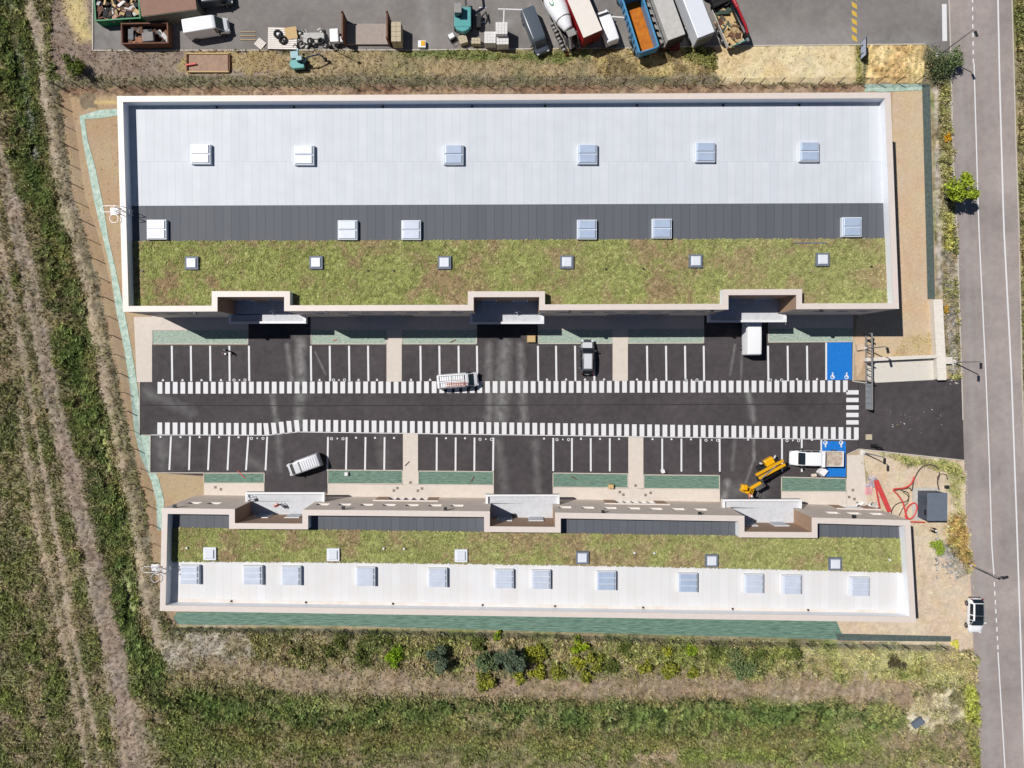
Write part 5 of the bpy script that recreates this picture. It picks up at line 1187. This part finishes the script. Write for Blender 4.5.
# ---------------------------------------------------------------- people
m_skin = mat('skin', C(200,150,125), .6, var=.03)
def person(label, loc, rz, shirt, trousers, helmet=None, bend=.1, arms=((.35,.25,1.15),(.35,-.25,1.15)), step=.12):
    root = empty('person', loc, rz, label, 'person')
    b = bend
    pts = {'pel':(0,0,.95),'wai':(b*.25,0,1.12),'che':(b*.6,0,1.36),'nec':(b*.85,0,1.52),'hd1':(b*1.0,0,1.62),'hd2':(b*1.1,0,1.74)}
    V = [pts[k] for k in ('pel','wai','che','nec','hd1','hd2')]; E = [(0,1),(1,2),(2,3),(3,4),(4,5)]; Rr = [(.15,.17),(.12,.15),(.14,.18),(.06,.06),(.085,.08),(.08,.075)]
    for s, a in zip((1,-1), arms):
        k = len(V); V += [(b*.7,s*.19,1.43),(b*.7+.02,s*.25,1.2),a]; E += [(2,k),(k,k+1),(k+1,k+2)]; Rr += [(.07,.07),(.05,.05),(.036,.036)]
        hk = len(V)   # palm and five fingers
        ax, ay, az = a; d = Vector((ax-b*.7, ay-s*.25, az-1.2)).normalized(); V.append(tuple(Vector(a)+d*.07)); E.append((k+2,hk)); Rr.append((.032,.02))
        sd_ = d.cross(Vector((0,0,1))).normalized() if abs(d.z) < .95 else Vector((0,1,0))
        for q, ln in ((-1.5,.06),(-.5,.075),(.5,.08),(1.5,.07)):
            j = len(V); V += [tuple(Vector(a)+d*.09+sd_*q*.018), tuple(Vector(a)+d*(.09+ln)+sd_*q*.022+Vector((0,0,-.015)))]; E += [(hk,j),(j,j+1)]; Rr += [(.009,.009),(.008,.008)]
        j = len(V); V.append(tuple(Vector(a)+d*.05-sd_*.06)); E.append((k+2,j)); Rr.append((.01,.01))
    for s in (1,-1):
        k = len(V); V += [(s*step*.2,s*.1,.88),(s*step*.6+.02,s*.11,.5),(s*step,s*.12,.1),(s*step+.14,s*.13,.05)]; E += [(0,k),(k,k+1),(k+1,k+2),(k+2,k+3)]; Rr += [(.1,.1),(.065,.065),(.045,.05),(.045,.035)]
    me = bpy.data.meshes.new('body'); me.from_pydata(V, E, []); o = bpy.data.objects.new('body', me); COL.objects.link(o)
    o.modifiers.new('s', 'SKIN')
    for i, r in enumerate(Rr): me.skin_vertices[0].data[i].radius = r
    me.skin_vertices[0].data[0].use_root = True
    o.modifiers.new('u', 'SUBSURF').levels = 1
    dg = bpy.context.evaluated_depsgraph_get(); nm = bpy.data.meshes.new_from_object(o.evaluated_get(dg)); bpy.data.objects.remove(o)
    for m in (shirt, trousers, m_skin, m_black): nm.materials.append(m)
    for p in nm.polygons:
        c = p.center; p.use_smooth = True; hand = any((c-Vector(a)).length < .13 for a in arms)
        p.material_index = 2 if (c.z > 1.5 or hand) else 0 if c.z > .98 else 3 if c.z < .1 else 1
    bo = bpy.data.objects.new('body', nm); COL.objects.link(bo); bo.parent = root
    f = MB(); hx = b*1.06
    for s in (1,-1): f.box((hx+.082,s*.03,1.7), (.012,.022,.012))
    f.build('eye', m_black, root); f = MB(); f.box((hx+.09,0,1.675), (.03,.02,.04), top=.5); f.build('nose', m_skin, root)
    f = MB()
    if helmet: f.lathe([(0,.135),(.01,.14),(.03,.11),(.1,.1),(.14,.06),(.155,.01)], (hx,0,1.72), (0,0,1), 16); f.build('helmet', helmet, root, smooth=True)
    else: f.lathe([(0,.08),(.03,.098),(.08,.09),(.12,.05),(.13,.01)], (hx-.01,0,1.7), (0,0,1), 14); f.build('hair', mat('dark_hair', C(50,40,34), .8), root, smooth=True)
    return root
s_or = mat('orange_vest', C(232,92,48), .8); s_gr = mat('grey_shirt', C(170,172,178), .8); t_dk = mat('dark_trousers', C(58,62,76), .9); s_pk = mat('pink_orange_vest', C(244,160,120), .8); s_bk = mat('black_jacket', C(34,36,44), .8); h_wh = mat('white_helmet', C(238,238,236), .4); s_yl = mat('yellow_vest', C(236,228,90), .8); h_or = mat('orange_helmet', C(240,120,60), .4)
person('person in orange vest standing on the south-western balcony', (*P(278,505.5,ZB+1), ZB+.1), 2.4, s_or, t_dk, h_or)
person('person in pale grey shirt standing on a bay line below the bed', (*P(225.5,350,.8), 0), -1.5, s_gr, t_dk, None, .15)
person('person in pinkish vest inside the boom lift basket', (*P(749.3,494.5,4), 3.05), -1.0, s_pk, t_dk, h_wh)
person('person in black jacket bending beside the dark blue cabin', (*P(935.3,530.5,.8), 0), 2.8, s_bk, t_dk, h_wh, .45, arms=((.75,.2,1.0),(.75,-.2,1.0)))
# ---------------------------------------------------------------- site objects on the east side
m_kio = mat('cabin_roof', C(108,117,130), .6, var=.07); m_kiow = mat('cabin_wall', C(84,94,110), .6, var=.05)
a = P3(927.5,493,2.35); b = P3(947.3,492.6,2.35); c = P3(947.6,520.6,2.35); d = P3(927.3,521,2.35)
v = empty('transformer_cabin', ((a.x+b.x)/2, (a.y+d.y)/2, 0), 0, 'dark blue-grey transformer cabin on pale sand by the road', 'cabin')
cx, cy = v.location.x, v.location.y; wx, wy = (b.x-a.x), (a.y-d.y)
f = MB(); f.box((0,0,1.15), (wx-.12,wy-.12,2.3)); f.build('wall', m_kiow, v)
f = MB(); f.box((0,0,2.36), (wx+.05,wy+.05,.12), top=.97); f.build('roof', m_kio, v, bevel=.03)
f = MB(); f.box((-wx/2+.05,.7,1.2), (.06,.9,2.0)); f.build('door', m_dblue, v); f = MB(); f.box((-wx/2+.05,-.8,1.8), (.06,.7,.4)); f.build('vent_grille', m_black, v)
f = MB(); f.box((-.1,0,.04), (wx+1.0,wy+.7,.1)); f.build('concrete_base', m_conc, v)
# masonry retaining wall, L-shaped, of pale blocks
m_mas = mat('pale_masonry', C(226,218,208), .85, var=.08, scale=2.5, bump=.2)
v = empty('block_wall', (*P(938,350), 0), 0, 'pale concrete block retaining wall beside the entrance ramp', 'wall'); og = v.location
f = MB(); f.prism(PP([(933.2,299.8),(942.6,299.4),(946.8,378.5),(937.8,379.3)], .9), -.3, .9); f.prism(PP([(866.3,357.8),(937.3,354.6),(937.6,358),(866.5,361.4)], .9), -.3, .9)
f.build('wall_body', m_mas, v, og); f = MB()
for k in range(14):
    y0 = 302+k*5.8; o_ = (y0-300)*.054; q = P(938, y0, .93); f.box((q[0]+o_*.125, q[1], .885), (1.12,.68,.05), .02)
f.build('coping_block', mat('coping_block_face', C(234,226,216), .8, var=.1), v, og)
mb = MB(); mb.sheet(PP([(866.3,361),(938,357.8),(938.6,379.6),(866.4,383.2)]), .012); struct(mb.build('concrete_ramp', mat('ramp_concrete', C(218,212,202), .85, var=.04, scale=1.5)))
# sliding gate
v = empty('sliding_gate', (*P(868,372), 0), 0, 'long grey sliding gate standing open across the ramp', 'gate'); og = v.location
A = Vector(P(865.2,334)); B = Vector(P(865.6,409)); d_ = (B-A).normalized(); ang = math.atan2(d_.y, d_.x); L = (B-A).length
f = MB(); m_ = (A+B)/2
f.box((m_.x,m_.y,.2), (L,.16,.16), ang); f.box((m_.x,m_.y,1.7), (L,.16,.12), ang)
for k in range(14): q = A+(B-A)*(k/13); f.box((q.x,q.y,.95), (.1,.1,1.5), ang)
f.build('gate_frame', m_steel, v, og); f = MB(); q = A+(B-A)*.83; f.box((q.x,q.y,.95), (L*.34,.05,1.4), ang); f.build('gate_panel', mat('grey_gate_panel', C(150,158,166), .5), v, og)
f = MB()
for t in (.08,.4,.64): q = A+(B-A)*t; f.box((q.x+.25,q.y,.9), (.16,.16,1.8), ang)
f.build('gate_post', m_dark, v, og)
v = empty('gate_catch_post', (*P(873.5,446), 0), 0, 'black steel catch frame for the gate on the asphalt edge', 'post')
f = MB()
for s in (1,-1): f.box((s*.28,0,.85), (.1,.1,1.7)); 
f.box((0,0,1.66), (.66,.1,.1)); f.box((0,0,.9), (.56,.06,.1)); f.build('post', m_black, v); f = MB(); f.box((0,0,.05), (.8,.5,.1)); f.build('base_plate', m_black, v)
o = MB().box((0,0,.08), (.8,.7,.16)).build('concrete_slab', m_sand, None, bevel=.02); o.location = (*P(868.5,437), 0); tag(o, 'square pinkish slab lying on the dark entrance asphalt', 'slab')
o = MB().box((0,0,.2), (1.0,.8,.42)).build('concrete_footing', mat('pinkish_concrete', C(214,190,166), .9), None, bevel=.02); o.location = (*P(860.5,347,.3), 0); o.rotation_euler.z = .15; tag(o, 'pinkish concrete block next to the upper blue bay', 'block')
# lamp posts
def lamp(name, label, px, py, h, arm, base=True):
    x, y = P(px, py); v = empty(name, (x, y, 0), 0, label, 'street lamp')
    f = MB(); f.cyl((0,0,0), (0,0,h), .1, .055, 10); f.build('pole', m_steel, v)
    f = MB(); f.tube([(0,0,h-.05), (arm[0]*.5,arm[1]*.5,h+.12), (arm[0],arm[1],h+.12)], .045); f.build('arm', m_steel, v)
    f = MB(); f.box((arm[0]*1.15,arm[1]*1.15,h+.12), (.75,.32,.12), math.atan2(arm[1],arm[0])); f.build('lamp_head', m_dark, v, bevel=.03)
    f = MB(); f.box((0,0,.02), (.7,.7,.12)); f.build('concrete_base', m_mas, v)
    f = MB(); f.box((0,0,.35), (.26,.26,.6)); f.build('access_box', m_white, v); return v
lamp('street_lamp', 'grey lamp post beside the block wall at the site entrance', 953.3, 362.3, 5.3, (0,-.45))
lamp('street_lamp', 'grey lamp post next to the gate near the upper blue bay', 864.3, 348.2, 5.4, (.1,-.4))
lamp('street_lamp', 'grey lamp post at the corner of the lower sand patch', 862.7, 452.5, 5.3, (0,-.4))
lamp('street_lamp', 'brown utility pole leaning over the bushes at the yard corner', 938.2, 55.8, 7.0, (.2,-.5))
lamp('street_lamp', 'grey lamp post on the road edge near the white hatchback', 968.5, 564.5, 6.2, (.35,.1))
x, y = P(335,51); v = empty('floodlight_mast', (x, y, 0), 0, 'thin mast with a lamp ball behind the mini excavator', 'mast')
f = MB(); f.cyl((0,0,0), (0,0,5.0), .06, .04, 8); f.build('pole', m_dark, v); f = MB(); f.lathe([(0,.05),(.1,.2),(.3,.2),(.4,.05)], (0,0,5.0), (0,0,1), 12); f.build('lamp_head', m_dark, v)
# white box of the utility meter by the lamp
o = MB().box((0,0,.35), (1.1,.9,.6)).build('utility_box', m_mas, None, bevel=.03); o.location = (*P(951.8,360.5,.4), 0); o.location.x -= .6; tag(o, 'low white utility box between block wall and lamp post', 'utility box')
# entrance sign totem at the yard
x, y = P(859.5,52.5,0); v = empty('sign_totem', (x, y, 0), math.radians(90), 'blank grey-blue sign panel standing between the two straw strips', 'sign')
f = MB(); f.box((0,0,1.1), (2.1,.1,1.3)); f.build('panel', mat('pale_blue_panel', C(176,190,214), .4), v); f = MB(); f.tube([(-1.1,0,.4),(1.1,0,.4),(1.1,0,1.8),(-1.1,0,1.8)], .07, 6, closed=True)
for s in (1,-1): f.box((s*.5,0,.5), (.14,.14,1.2))
f.build('frame', m_dark, v)
# red and black conduits
m_redc = mat('red_conduit', C(212,78,76), .5, var=.08); m_blkc = mat('black_cable', C(72,62,58), .6)
def hose(name, label, pts, r, m, cat, z=.1, sm=6):
    q = [P3(a, b, z+(t[0] if t else 0)) for a, b, *t in pts]; out = []
    for i in range(len(q)-1):
        p0 = q[max(i-1,0)]; p1 = q[i]; p2 = q[i+1]; p3 = q[min(i+2,len(q)-1)]
        for k in range(sm):
            t = k/sm; out.append(.5*((2*p1)+(p2-p0)*t+(2*p0-5*p1+4*p2-p3)*t*t+(3*p1-p0-3*p2+p3)*t**3))
    out.append(q[-1]); c = out[0].copy(); c.z = 0; f = MB(); f.tube(out, r, 7); o = f.build(name, m, None, c); o.location = c; return tag(o, label, cat)
hose('conduit_hose', 'red corrugated hose looped on the sand left of the dark blue cabin', [(914.5,476.5),(911,484),(904,488),(893.5,489.5),(898,495),(903,503),(905.5,513),(909,519),(914,516),(917,507),(914,503),(908,507),(905.5,515),(908,521),(916,522),(925,522.5)], .105, m_redc, 'hose')
hose('black_cable', 'black cable arching over the sand above the dark blue cabin', [(893.5,490.5),(904,489),(909.5,488),(912,490.5),(914,480),(920,469),(928,465),(936,466.5),(939.5,474),(937.5,482),(939,490)], .07, m_blkc, 'cable')
hose('thin_cable', 'thin black cable curling beside the small drum near the road', [(939,490),(937.5,478),(941,474),(946,475),(947.5,480)], .05, m_blkc, 'cable')
hose('loose_cable', 'pair of thin dark cables curving left of the red hose', [(891,514),(893.5,507),(899,503),(906,501.5),(909,497),(907.5,492.5),(901,490.5)], .06, m_blkc, 'cable')
hose('loose_cable', 'thin dark cable ending between red bars and looped hose', [(899,516),(903,508),(908,502),(908,496),(903,492)], .05, m_blkc, 'cable')
def bar(name, label, p0, p1, w, m, z0=.15, z1=.15, h=.1):
    A = P3(*p0, z0); B = P3(*p1, z1); d = B-A; f = MB(); f.box((0,0,0), (d.length,w,h)); o = f.build(name, m, None, bevel=.02)
    o.location = (A+B)/2; o.rotation_euler = (0, -math.asin(d.z/d.length), math.atan2(d.y, d.x)); return o
tag(bar('red_conduit_bundle', 'wide red conduit bundle leaning by the corner of the southern building', (876,480.5), (889.5,511.5), .55, m_redc, .6, .3, .22), 'conduit')['category'] = 'conduit'
tag(bar('red_conduit', 'single narrow red conduit left of the wide red bundle', (875,483), (880,509), .2, m_redc, .4, .2), 'x')
for nme, lab in (('red_conduit_bundle','wide red conduit bundle leaning by the corner of the southern building'),('red_conduit','single narrow red conduit left of the wide red bundle')): tag(bpy.data.objects[nme], lab, 'conduit')
scrap('plastic_bags', 'white and lilac plastic bags dumped left of the red conduits', (*P(870.5,481), 0), 0, -.5, .6, -.7, .7, .05, 30, [WHT, C(210,196,214), C(190,180,196)], (.15,.5), 41, 'bags', .3)
pallet('pink_pallet', 'pink boarded pallet lying below the white bags', 868.5, 491, 1.5, .85); o = bpy.data.objects['pink_pallet']
for ch in o.children: ch.data.materials[0] = mat('pink_boards', C(232,170,176), .8)
scrap('grey_rubble', 'grey stones and rubble between the green bush and the road verge', (*P(948,556), 0), 0, -1.6, 1.3, -3, 3, -.1, 90, [C(168,168,170), C(196,190,184), C(150,150,154)], (.15,.5), 42, 'rubble', .12)
scrap('corner_litter', 'white boards and litter at the eastern end of the taupe front', (*P(866,506), 0), 0, -1.4, 1.8, -.3, .5, .05, 26, [WHT, WHT, DRK, GRY], (.2,.8), 43, 'litter', .3)
scrap('verge_stones', 'grey stones strewn between the weeds of the eastern road verge', (*P(951,330), 0), -1.52, -6, 7, -.5, .6, -.06, 120, [C(168,166,164), C(186,180,172), C(130,130,128)], (.12,.4), 44, 'stones', .1)
scrap('gravel_litter', 'scattered debris on the dark entrance asphalt', (*P(915,425), 0), 0, -4, 4, -1.2, 2, .0, 22, [WOOD, WHT, C(150,150,150)], (.05,.16), 45, 'litter', .03)
def thing_box(name, label, cat, px, py, dims, m, rz=0, m2=None, top=.9):
    v = empty(name, (*P(px, py, dims[2]/2), 0), rz, label, cat); f = MB(); f.box((0,0,dims[2]/2), dims, top=top); f.build('body', m, v, bevel=.03)
    f = MB(); f.box((0,0,dims[2]+.02), (dims[0]*.8,dims[1]*.8,.05)); f.build('lid', m2 or m, v, bevel=.01); return v
thing_box('cable_drum', 'small dark cable drum near the road edge above the cabin', 'drum', 947, 487, (.5,.4,.4), m_dark)
thing_box('waste_bag', 'white rubble bag on the lower blue bay beside the truck', 'bag', 822.5, 471.5, (1.1,1.0,.7), m_white, .9, m_white, .75)
thing_box('cement_bag', 'pink-topped bag at the kerb below the crew-cab truck', 'bag', 814, 475.2, (.7,.4,.25), mat('cream_bag', C(226,210,196), .8), .1)
thing_box('bucket', 'small white bucket near the western pavement figure', 'bucket', 225.6, 354, (.25,.25,.25), m_white)
thing_box('carton', 'light wooden carton below the northern middle driveway edge', 'carton', 531.5, 339, (1.15,.95,.5), m_wood)
thing_box('carton', 'small cream carton on the southern matting near the footpath', 'carton', 611, 486.5, (.75,.6,.5), m_wood)
thing_box('mortar_tub', 'pale tub standing on the green matting left of centre', 'tub', 346.5, 474, (.5,.5,.4), m_white)
thing_box('white_cone', 'small white object at the foot of a bay line right of centre', 'bag', 663, 471.3, (.5,.5,.5), m_white, .3, None, .3)
thing_box('dark_panel_board', 'grey-blue box panel lying in the rough grass at lower right', 'panel', 917.5, 722.8, (1.5,.85,.5), m_kio, .6, m_kio, .98)
o = bar('grey_pipe', 'dark offcut plank lying on the central southern footpath', (405,466), (409.5,461.5), .12, m_black, .06, .06, .06); tag(o, 'dark offcut plank lying on the central southern footpath', 'plank')
for i, (p0, p1, lab) in enumerate((((237.5,470.5),(245,478),'red and dark tool lying over the south-western bed kerb'), ((333,340.5),(337,339.5),'short red tool on the northern bed left of centre'), ((450,342.5),(456,339.5),'rusty bar on the northern bed right of the footpath'), ((471,482),(474,476.5),'dark bar on the southern matting left of the middle driveway'), ((571,476),(577,480),'dark bar on the southern matting right of the middle driveway'))):
    tag(bar('metal_bar', lab, p0, p1, .1, m_redc if i in (0,1) else m_brust, .08, .08, .06), lab, 'tool')
v = empty('trench_cover', (*P(209, 63.5), 0), 0, 'brown rectangular sunken cover with timber edges on the verge below the yard', 'pit cover')
f = MB(); f.box((0,0,.12), (5.0,2.1,.1)); f.build('cover', mat('brown_cover', C(168,140,122), .9, var=.2, scale=3), v)
for s in (1,-1): f = MB(); f.box((0,s*1.15,.16), (5.3,.14,.3)); f.build('edge_board', m_wood, v)
for s in (1,-1): f = MB(); f.box((s*2.72,0,.16), (.14,2.2,.3)); f.build('edge_board', m_brust, v)
o = bar('red_pipe', 'short red pipe poking over the brown sunken cover', (185.5,65), (196,63.5), .22, m_redc, .4, .4, .12); tag(o, 'short red pipe poking over the brown sunken cover', 'pipe')
# small equipment on the balconies
def spider_stand(label, px, py, z, s=1.0):
    v = empty('tripod', (*P(px, py, z+.4), z), .3, label, 'tripod')
    for k in range(4):
        t = k*math.pi/2; f = MB(); f.tube([(0,0,.8*s), (.5*s*math.cos(t), .5*s*math.sin(t), 0)], .035); f.build('leg', m_white, v)
    f = MB(); f.box((0,0,.82*s), (.35*s,.25*s,.12*s)); f.build('head', m_silver_, v, bevel=.02)
m_silver_ = p_silver
spider_stand('white four-legged stand on the north-western balcony', 272, 311, ZB+.1)
spider_stand('grey four-legged stand on the middle northern balcony', 517, 312, ZB+.1, .9)
spider_stand('white four-legged stand on the south-western balcony corner', 250, 498, ZB+.1, 1.3)
thing_box('roll_of_felt', 'pale bundle on the sunny edge of the north-eastern balcony', 'bundle', 772, 308.5, (.5,.5,.6), m_white).location.z = ZB+.1
thing_box('bag_on_balcony', 'white and grey bag against the middle southern balcony shade', 'bag', 517.5, 516, (.8,.6,.6), m_white).location.z = ZB+.1
thing_box('felt_bundle', 'dark box on the middle southern balcony floor', 'box', 513.5, 509, (.5,.3,.35), m_dark).location.z = ZB+.1
# ---------------------------------------------------------------- fences
m_fence = mat('galvanised_wire', C(120,122,116), .6, var=.1)
def fence(name, label, pts, top=.0, wires=True, h=1.9):
    A0 = P(*pts[0]); v = empty(name, (*A0, 0), 0, label, 'fence'); og = v.location; q = [Vector(P(*p)) for p in pts]
    d = [0]; 
    for a, b in zip(q[:-1], q[1:]): d.append(d[-1]+(b-a).length)
    def at(s):
        for i in range(len(d)-1):
            if s <= d[i+1]+1e-6: return q[i]+(q[i+1]-q[i])*((s-d[i])/(d[i+1]-d[i]))
        return q[-1]
    n = int(d[-1]/2.5); post = []
    proto = None
    f = MB(); f.box((0,0,h/2), (.07,.07,h+.1)); f.box((0,0,h+.06), (.09,.09,.03)); me = f.build('post', m_dark, v)
    for i in range(n+1):
        p = at(min(i*2.5, d[-1])); o = me if i == 0 else me.copy()
        if i: COL.objects.link(o); o.parent = v
        o.location = (p.x-og.x, p.y-og.y, 0)
    f = MB()
    for k in range(10):
        z = .08+k*.2
        for i in range(n): a = at(i*2.5); b = at((i+1)*2.5); f.add([(a.x,a.y,z-.011),(b.x,b.y,z-.011),(b.x,b.y,z+.011),(a.x,a.y,z+.011)], [(0,1,2,3)])
    for k in range(int(d[-1]/.2)):
        p = at(k*.2); p2 = at(min(k*.2+.03, d[-1])); f.add([(p.x,p.y,.05),(p2.x,p2.y,.05),(p2.x,p2.y,h),(p.x,p.y,h)], [(0,1,2,3)])
    f.build('wire_mesh', m_fence, v, og)
fence('mesh_fence', 'long wire mesh fence between the yard verge and the northern building', [(60,87),(300,86.5),(500,86),(700,84.5),(862,83.5),(936,82)])
fence('mesh_fence', 'wire mesh fence along the western path', [(60,88),(66,125),(75,190),(90,235),(101.5,280),(111.5,330),(123.5,390),(137,455),(150,515),(157,565),(163,605),(171,625)])
fence('mesh_fence', 'low wire fence along the southern matting', [(172,627),(340,629),(520,633),(700,640),(835,643.5),(950,645.5)])
# ---------------------------------------------------------------- trees and bushes
m_bark = mat('bark', C(96,78,62), .9, var=.2)
def crown_mesh(name, parent, r, h, z0, col1, col2, n, seed, flat_=.8, lobes=9, leaf=.16, off=(0,0)):
    rs = np.random.RandomState(seed); ctr = []
    for i in range(lobes):
        t = rs.rand()*2*np.pi; q = r*.8*np.sqrt(rs.rand()); ctr.append((q*np.cos(t)+off[0], q*np.sin(t)+off[1], z0+h*(.25+.5*rs.rand()), r*(.24+.28*rs.rand())))
    ctr.append((off[0], off[1], z0+h*.5, r*.55)); ctr = np.array(ctr); ctr[:, 2] = np.minimum(ctr[:, 2], z0+h-ctr[:, 3]*.6)
    k = rs.randint(0, len(ctr), n); v = rs.randn(n, 3); v /= np.linalg.norm(v, axis=1)[:, None]; rad = ctr[k, 3]*(rs.rand(n)**.25)*(.75+.4*rs.rand(n))
    p = ctr[k, :3]+v*rad[:, None]*np.array([1,1,flat_]); p[:, 2] = np.maximum(p[:, 2], .04)
    a = rs.randn(n, 3); a += v*.6; a /= np.linalg.norm(a, axis=1)[:, None]; u = np.cross(a, [[0,0,1]]); u /= np.linalg.norm(u, axis=1)[:, None]+1e-6; w = np.cross(a, u)
    s = (leaf*(.6+.8*rs.rand(n)))[:, None]
    V = np.stack([p-u*s*.6, p-w*s*.5, p+u*s*.6, p+w*s*.5], 1)
    t = rs.rand(n)[:, None]; lob = rs.rand(len(ctr))[k][:, None]; t = np.clip(t*.6+lob*.5, 0, 1)
    co = np.array(C(*col1))*(1-t)+np.array(C(*col2))*t; co = co*(.75+.5*rs.rand(n))[:, None]
    return bulk(name, V, 4, co, m_leaf, parent)
def bush(name, label, cat, px, py, r, h, c1, c2, seed, group=None, leaf=.15, dens=520, trunk=True, zt=0.0):
    z_ = h*.5; x, y = P(px, py, z_); v = empty(name, (x, y, 0), 0, label, cat, group)
    crown_mesh('crown', v, r, h-zt, zt, c1, c2, int(dens*(r*r+.6)), seed, leaf=leaf)
    f = MB(); f.cyl((0,0,-.1), (0,0,zt+h*.35), .05+r*.035, .03+r*.015, 8)
    rr = random.Random(seed)
    for k in range(4): t = rr.random()*6.28; f.cyl((0,0,zt*.7+.1), (r*.5*math.cos(t), r*.5*math.sin(t), zt+h*.4), .03+r*.015, .015, 6)
    f.build('trunk', m_bark, v); return v
DK1, DK2 = (82,98,80), (122,138,110); YG1, YG2 = (112,124,50), (172,172,68); BG1, BG2 = (96,136,30), (158,190,44); OL1, OL2 = (84,100,46), (120,130,66)
bush('round_tree', 'dark round bush standing alone above the brown track', 'bush', 437.5, 659, 1.6, 3.6, DK1, DK2, 1, dens=900, zt=.9)
bush('round_tree', 'olive round bush tucked against the southern fence', 'bush', 478, 644, 1.2, 1.4, OL1, OL2, 2, dens=800)
bush('round_tree', 'grey-green tree left in the pair of tall dark trees', 'tree', 488, 663, 1.6, 3.2, (94,114,80), (132,150,104), 3, dens=900)
bush('round_tree', 'darkest tall tree with long shadow beside the yellow bushes', 'tree', 511, 658, 1.9, 4.6, (84,100,82), (124,140,112), 4, dens=900, zt=1.0)
bush('leafy_bush', 'bright green bush between olive scrub and the dark round bush', 'bush', 396, 657.5, 1.5, 1.5, BG1, BG2, 5, dens=600)
for i, (x_, y_, r_, lab) in enumerate((
    (533,652,1.1,'yellow bush touching the darkest tall tree'), (541,653,.8,'small yellow bush just right of the tallest tree shade'), (518,677,.85,'low lime bush under the darkest tall tree'),
    (538,672,1.0,'lime yellow bush below the yellow one near the tall trees'), (484,680,1.2,'lime bush at the foot of the grey-green tree'), (559,672,.95,'lime bush alone on the track edge in the middle'),
    (579,645,1.0,'fresh green bush close to the southern fence'), (596,661,1.0,'yellow bush in the row right of the tall trees'), (585,676,.85,'small lime bush below the yellow row'),
    (578,663,.8,'pale lime bush left in the yellow row'), (645,668,.85,'yellow-green bush on slope right of the gap'), (671,673,1.15,'star-shaped lime bush by the brown track'),
    (668,651,.6,'small yellow bush high on the eastern slope'), (693,672,.75,'yellow-green bush right of the star-shaped one'), (690,650,.7,'mid green bush near the fence above the slope'), (497,636,.6,'tiny green bush beneath the fence left of the trees'))):
    bush('lime_bush', lab, 'bush', x_, y_, r_*1.25, r_*1.3, YG1 if i % 3 else (150,156,36), YG2 if i not in (6,14,15) else BG2, 20+i, 'lime and yellow bushes below the southern fence', dens=300, leaf=.2)
for i, (x_, y_, r_, lab) in enumerate(((342,642,1.1,'olive bush at the western end of the scrub'), (362,655,1.2,'olive bush beside the bright green one'), (328,650,.9,'low olive bush on the gravelly slope'), (386,640,.9,'olive bush by the fence above the bright green bush'), (372,638,.8,'small olive bush second along the fence'), (295,652,.7,'small yellowish bush nearest the gravel patch'), (742,665,2.0,'wide grey-green bush on the eastern slope'), (760,655,1.1,'dark bush right of the wide grey-green one'), (625,648,1.0,'olive bush in the middle of the eastern slope'), (612,668,1.0,'olive bush left of the slope gap'), (715,655,1.0,'olive bush left of the wide grey-green one'), (795,652,1.2,'green bush where the weeds meet the pale grass'))):
    bush('scrub_bush', lab, 'bush', x_, y_, r_*1.25, r_*1.1, OL1 if x_ != 742 else (100,122,76), OL2 if x_ != 742 else (140,156,104), 50+i, 'olive scrub below the southern fence', dens=260)
bush('dry_bush', 'collapsed dark brown dry bush on pale grass at lower right', 'bush', 896, 664, 1.2, .8, (70,66,50), (112,104,72), 70, dens=350)
bush('young_tree', 'bright green young tree overhanging the road', 'tree', 960.5, 190, 2.1, 4.6, (112,140,34), (182,198,66), 80, dens=480, leaf=.24, zt=2.2)
bush('spreading_shrub', 'dark green spreading shrub around the foot of the brown pole', 'shrub', 938, 66, 2.2, 2.4, (80,96,66), (118,132,88), 81, dens=330, zt=.2)
bush('leaning_shrub', 'lighter green leaning shrub reaching over the road by the brown pole', 'shrub', 955, 59, 1.3, 3.0, (92,116,70), (136,154,98), 82, dens=380, zt=1.2)
bush('garden_bush', 'lime green oval bush below the dark blue cabin', 'bush', 939, 548.5, 1.1, .8, (110,140,50), (166,184,72), 83, dens=750)
bush('corner_bush', 'olive bush at the north-western fence corner', 'bush', 73, 66, 1.7, 2.2, (84,104,46), (132,146,64), 84, dens=620)
bush('verge_bush', 'orange-tinged small bush on the road verge by the block wall', 'bush', 947, 309.5, .5, .5, (190,140,30), (220,180,60), 85, dens=500)
bush('yellow_bush', 'small yellow bush at the end of the dark matting', 'bush', 956, 644, .6, .7, (210,200,70), (240,236,120), 86, dens=500)
bush('verge_bush', 'yellow flowering bush on the verge halfway up the road', 'bush', 948, 138, .6, .5, (190,140,20), (226,170,40), 87, dens=400)
rs_ = random.Random(9)
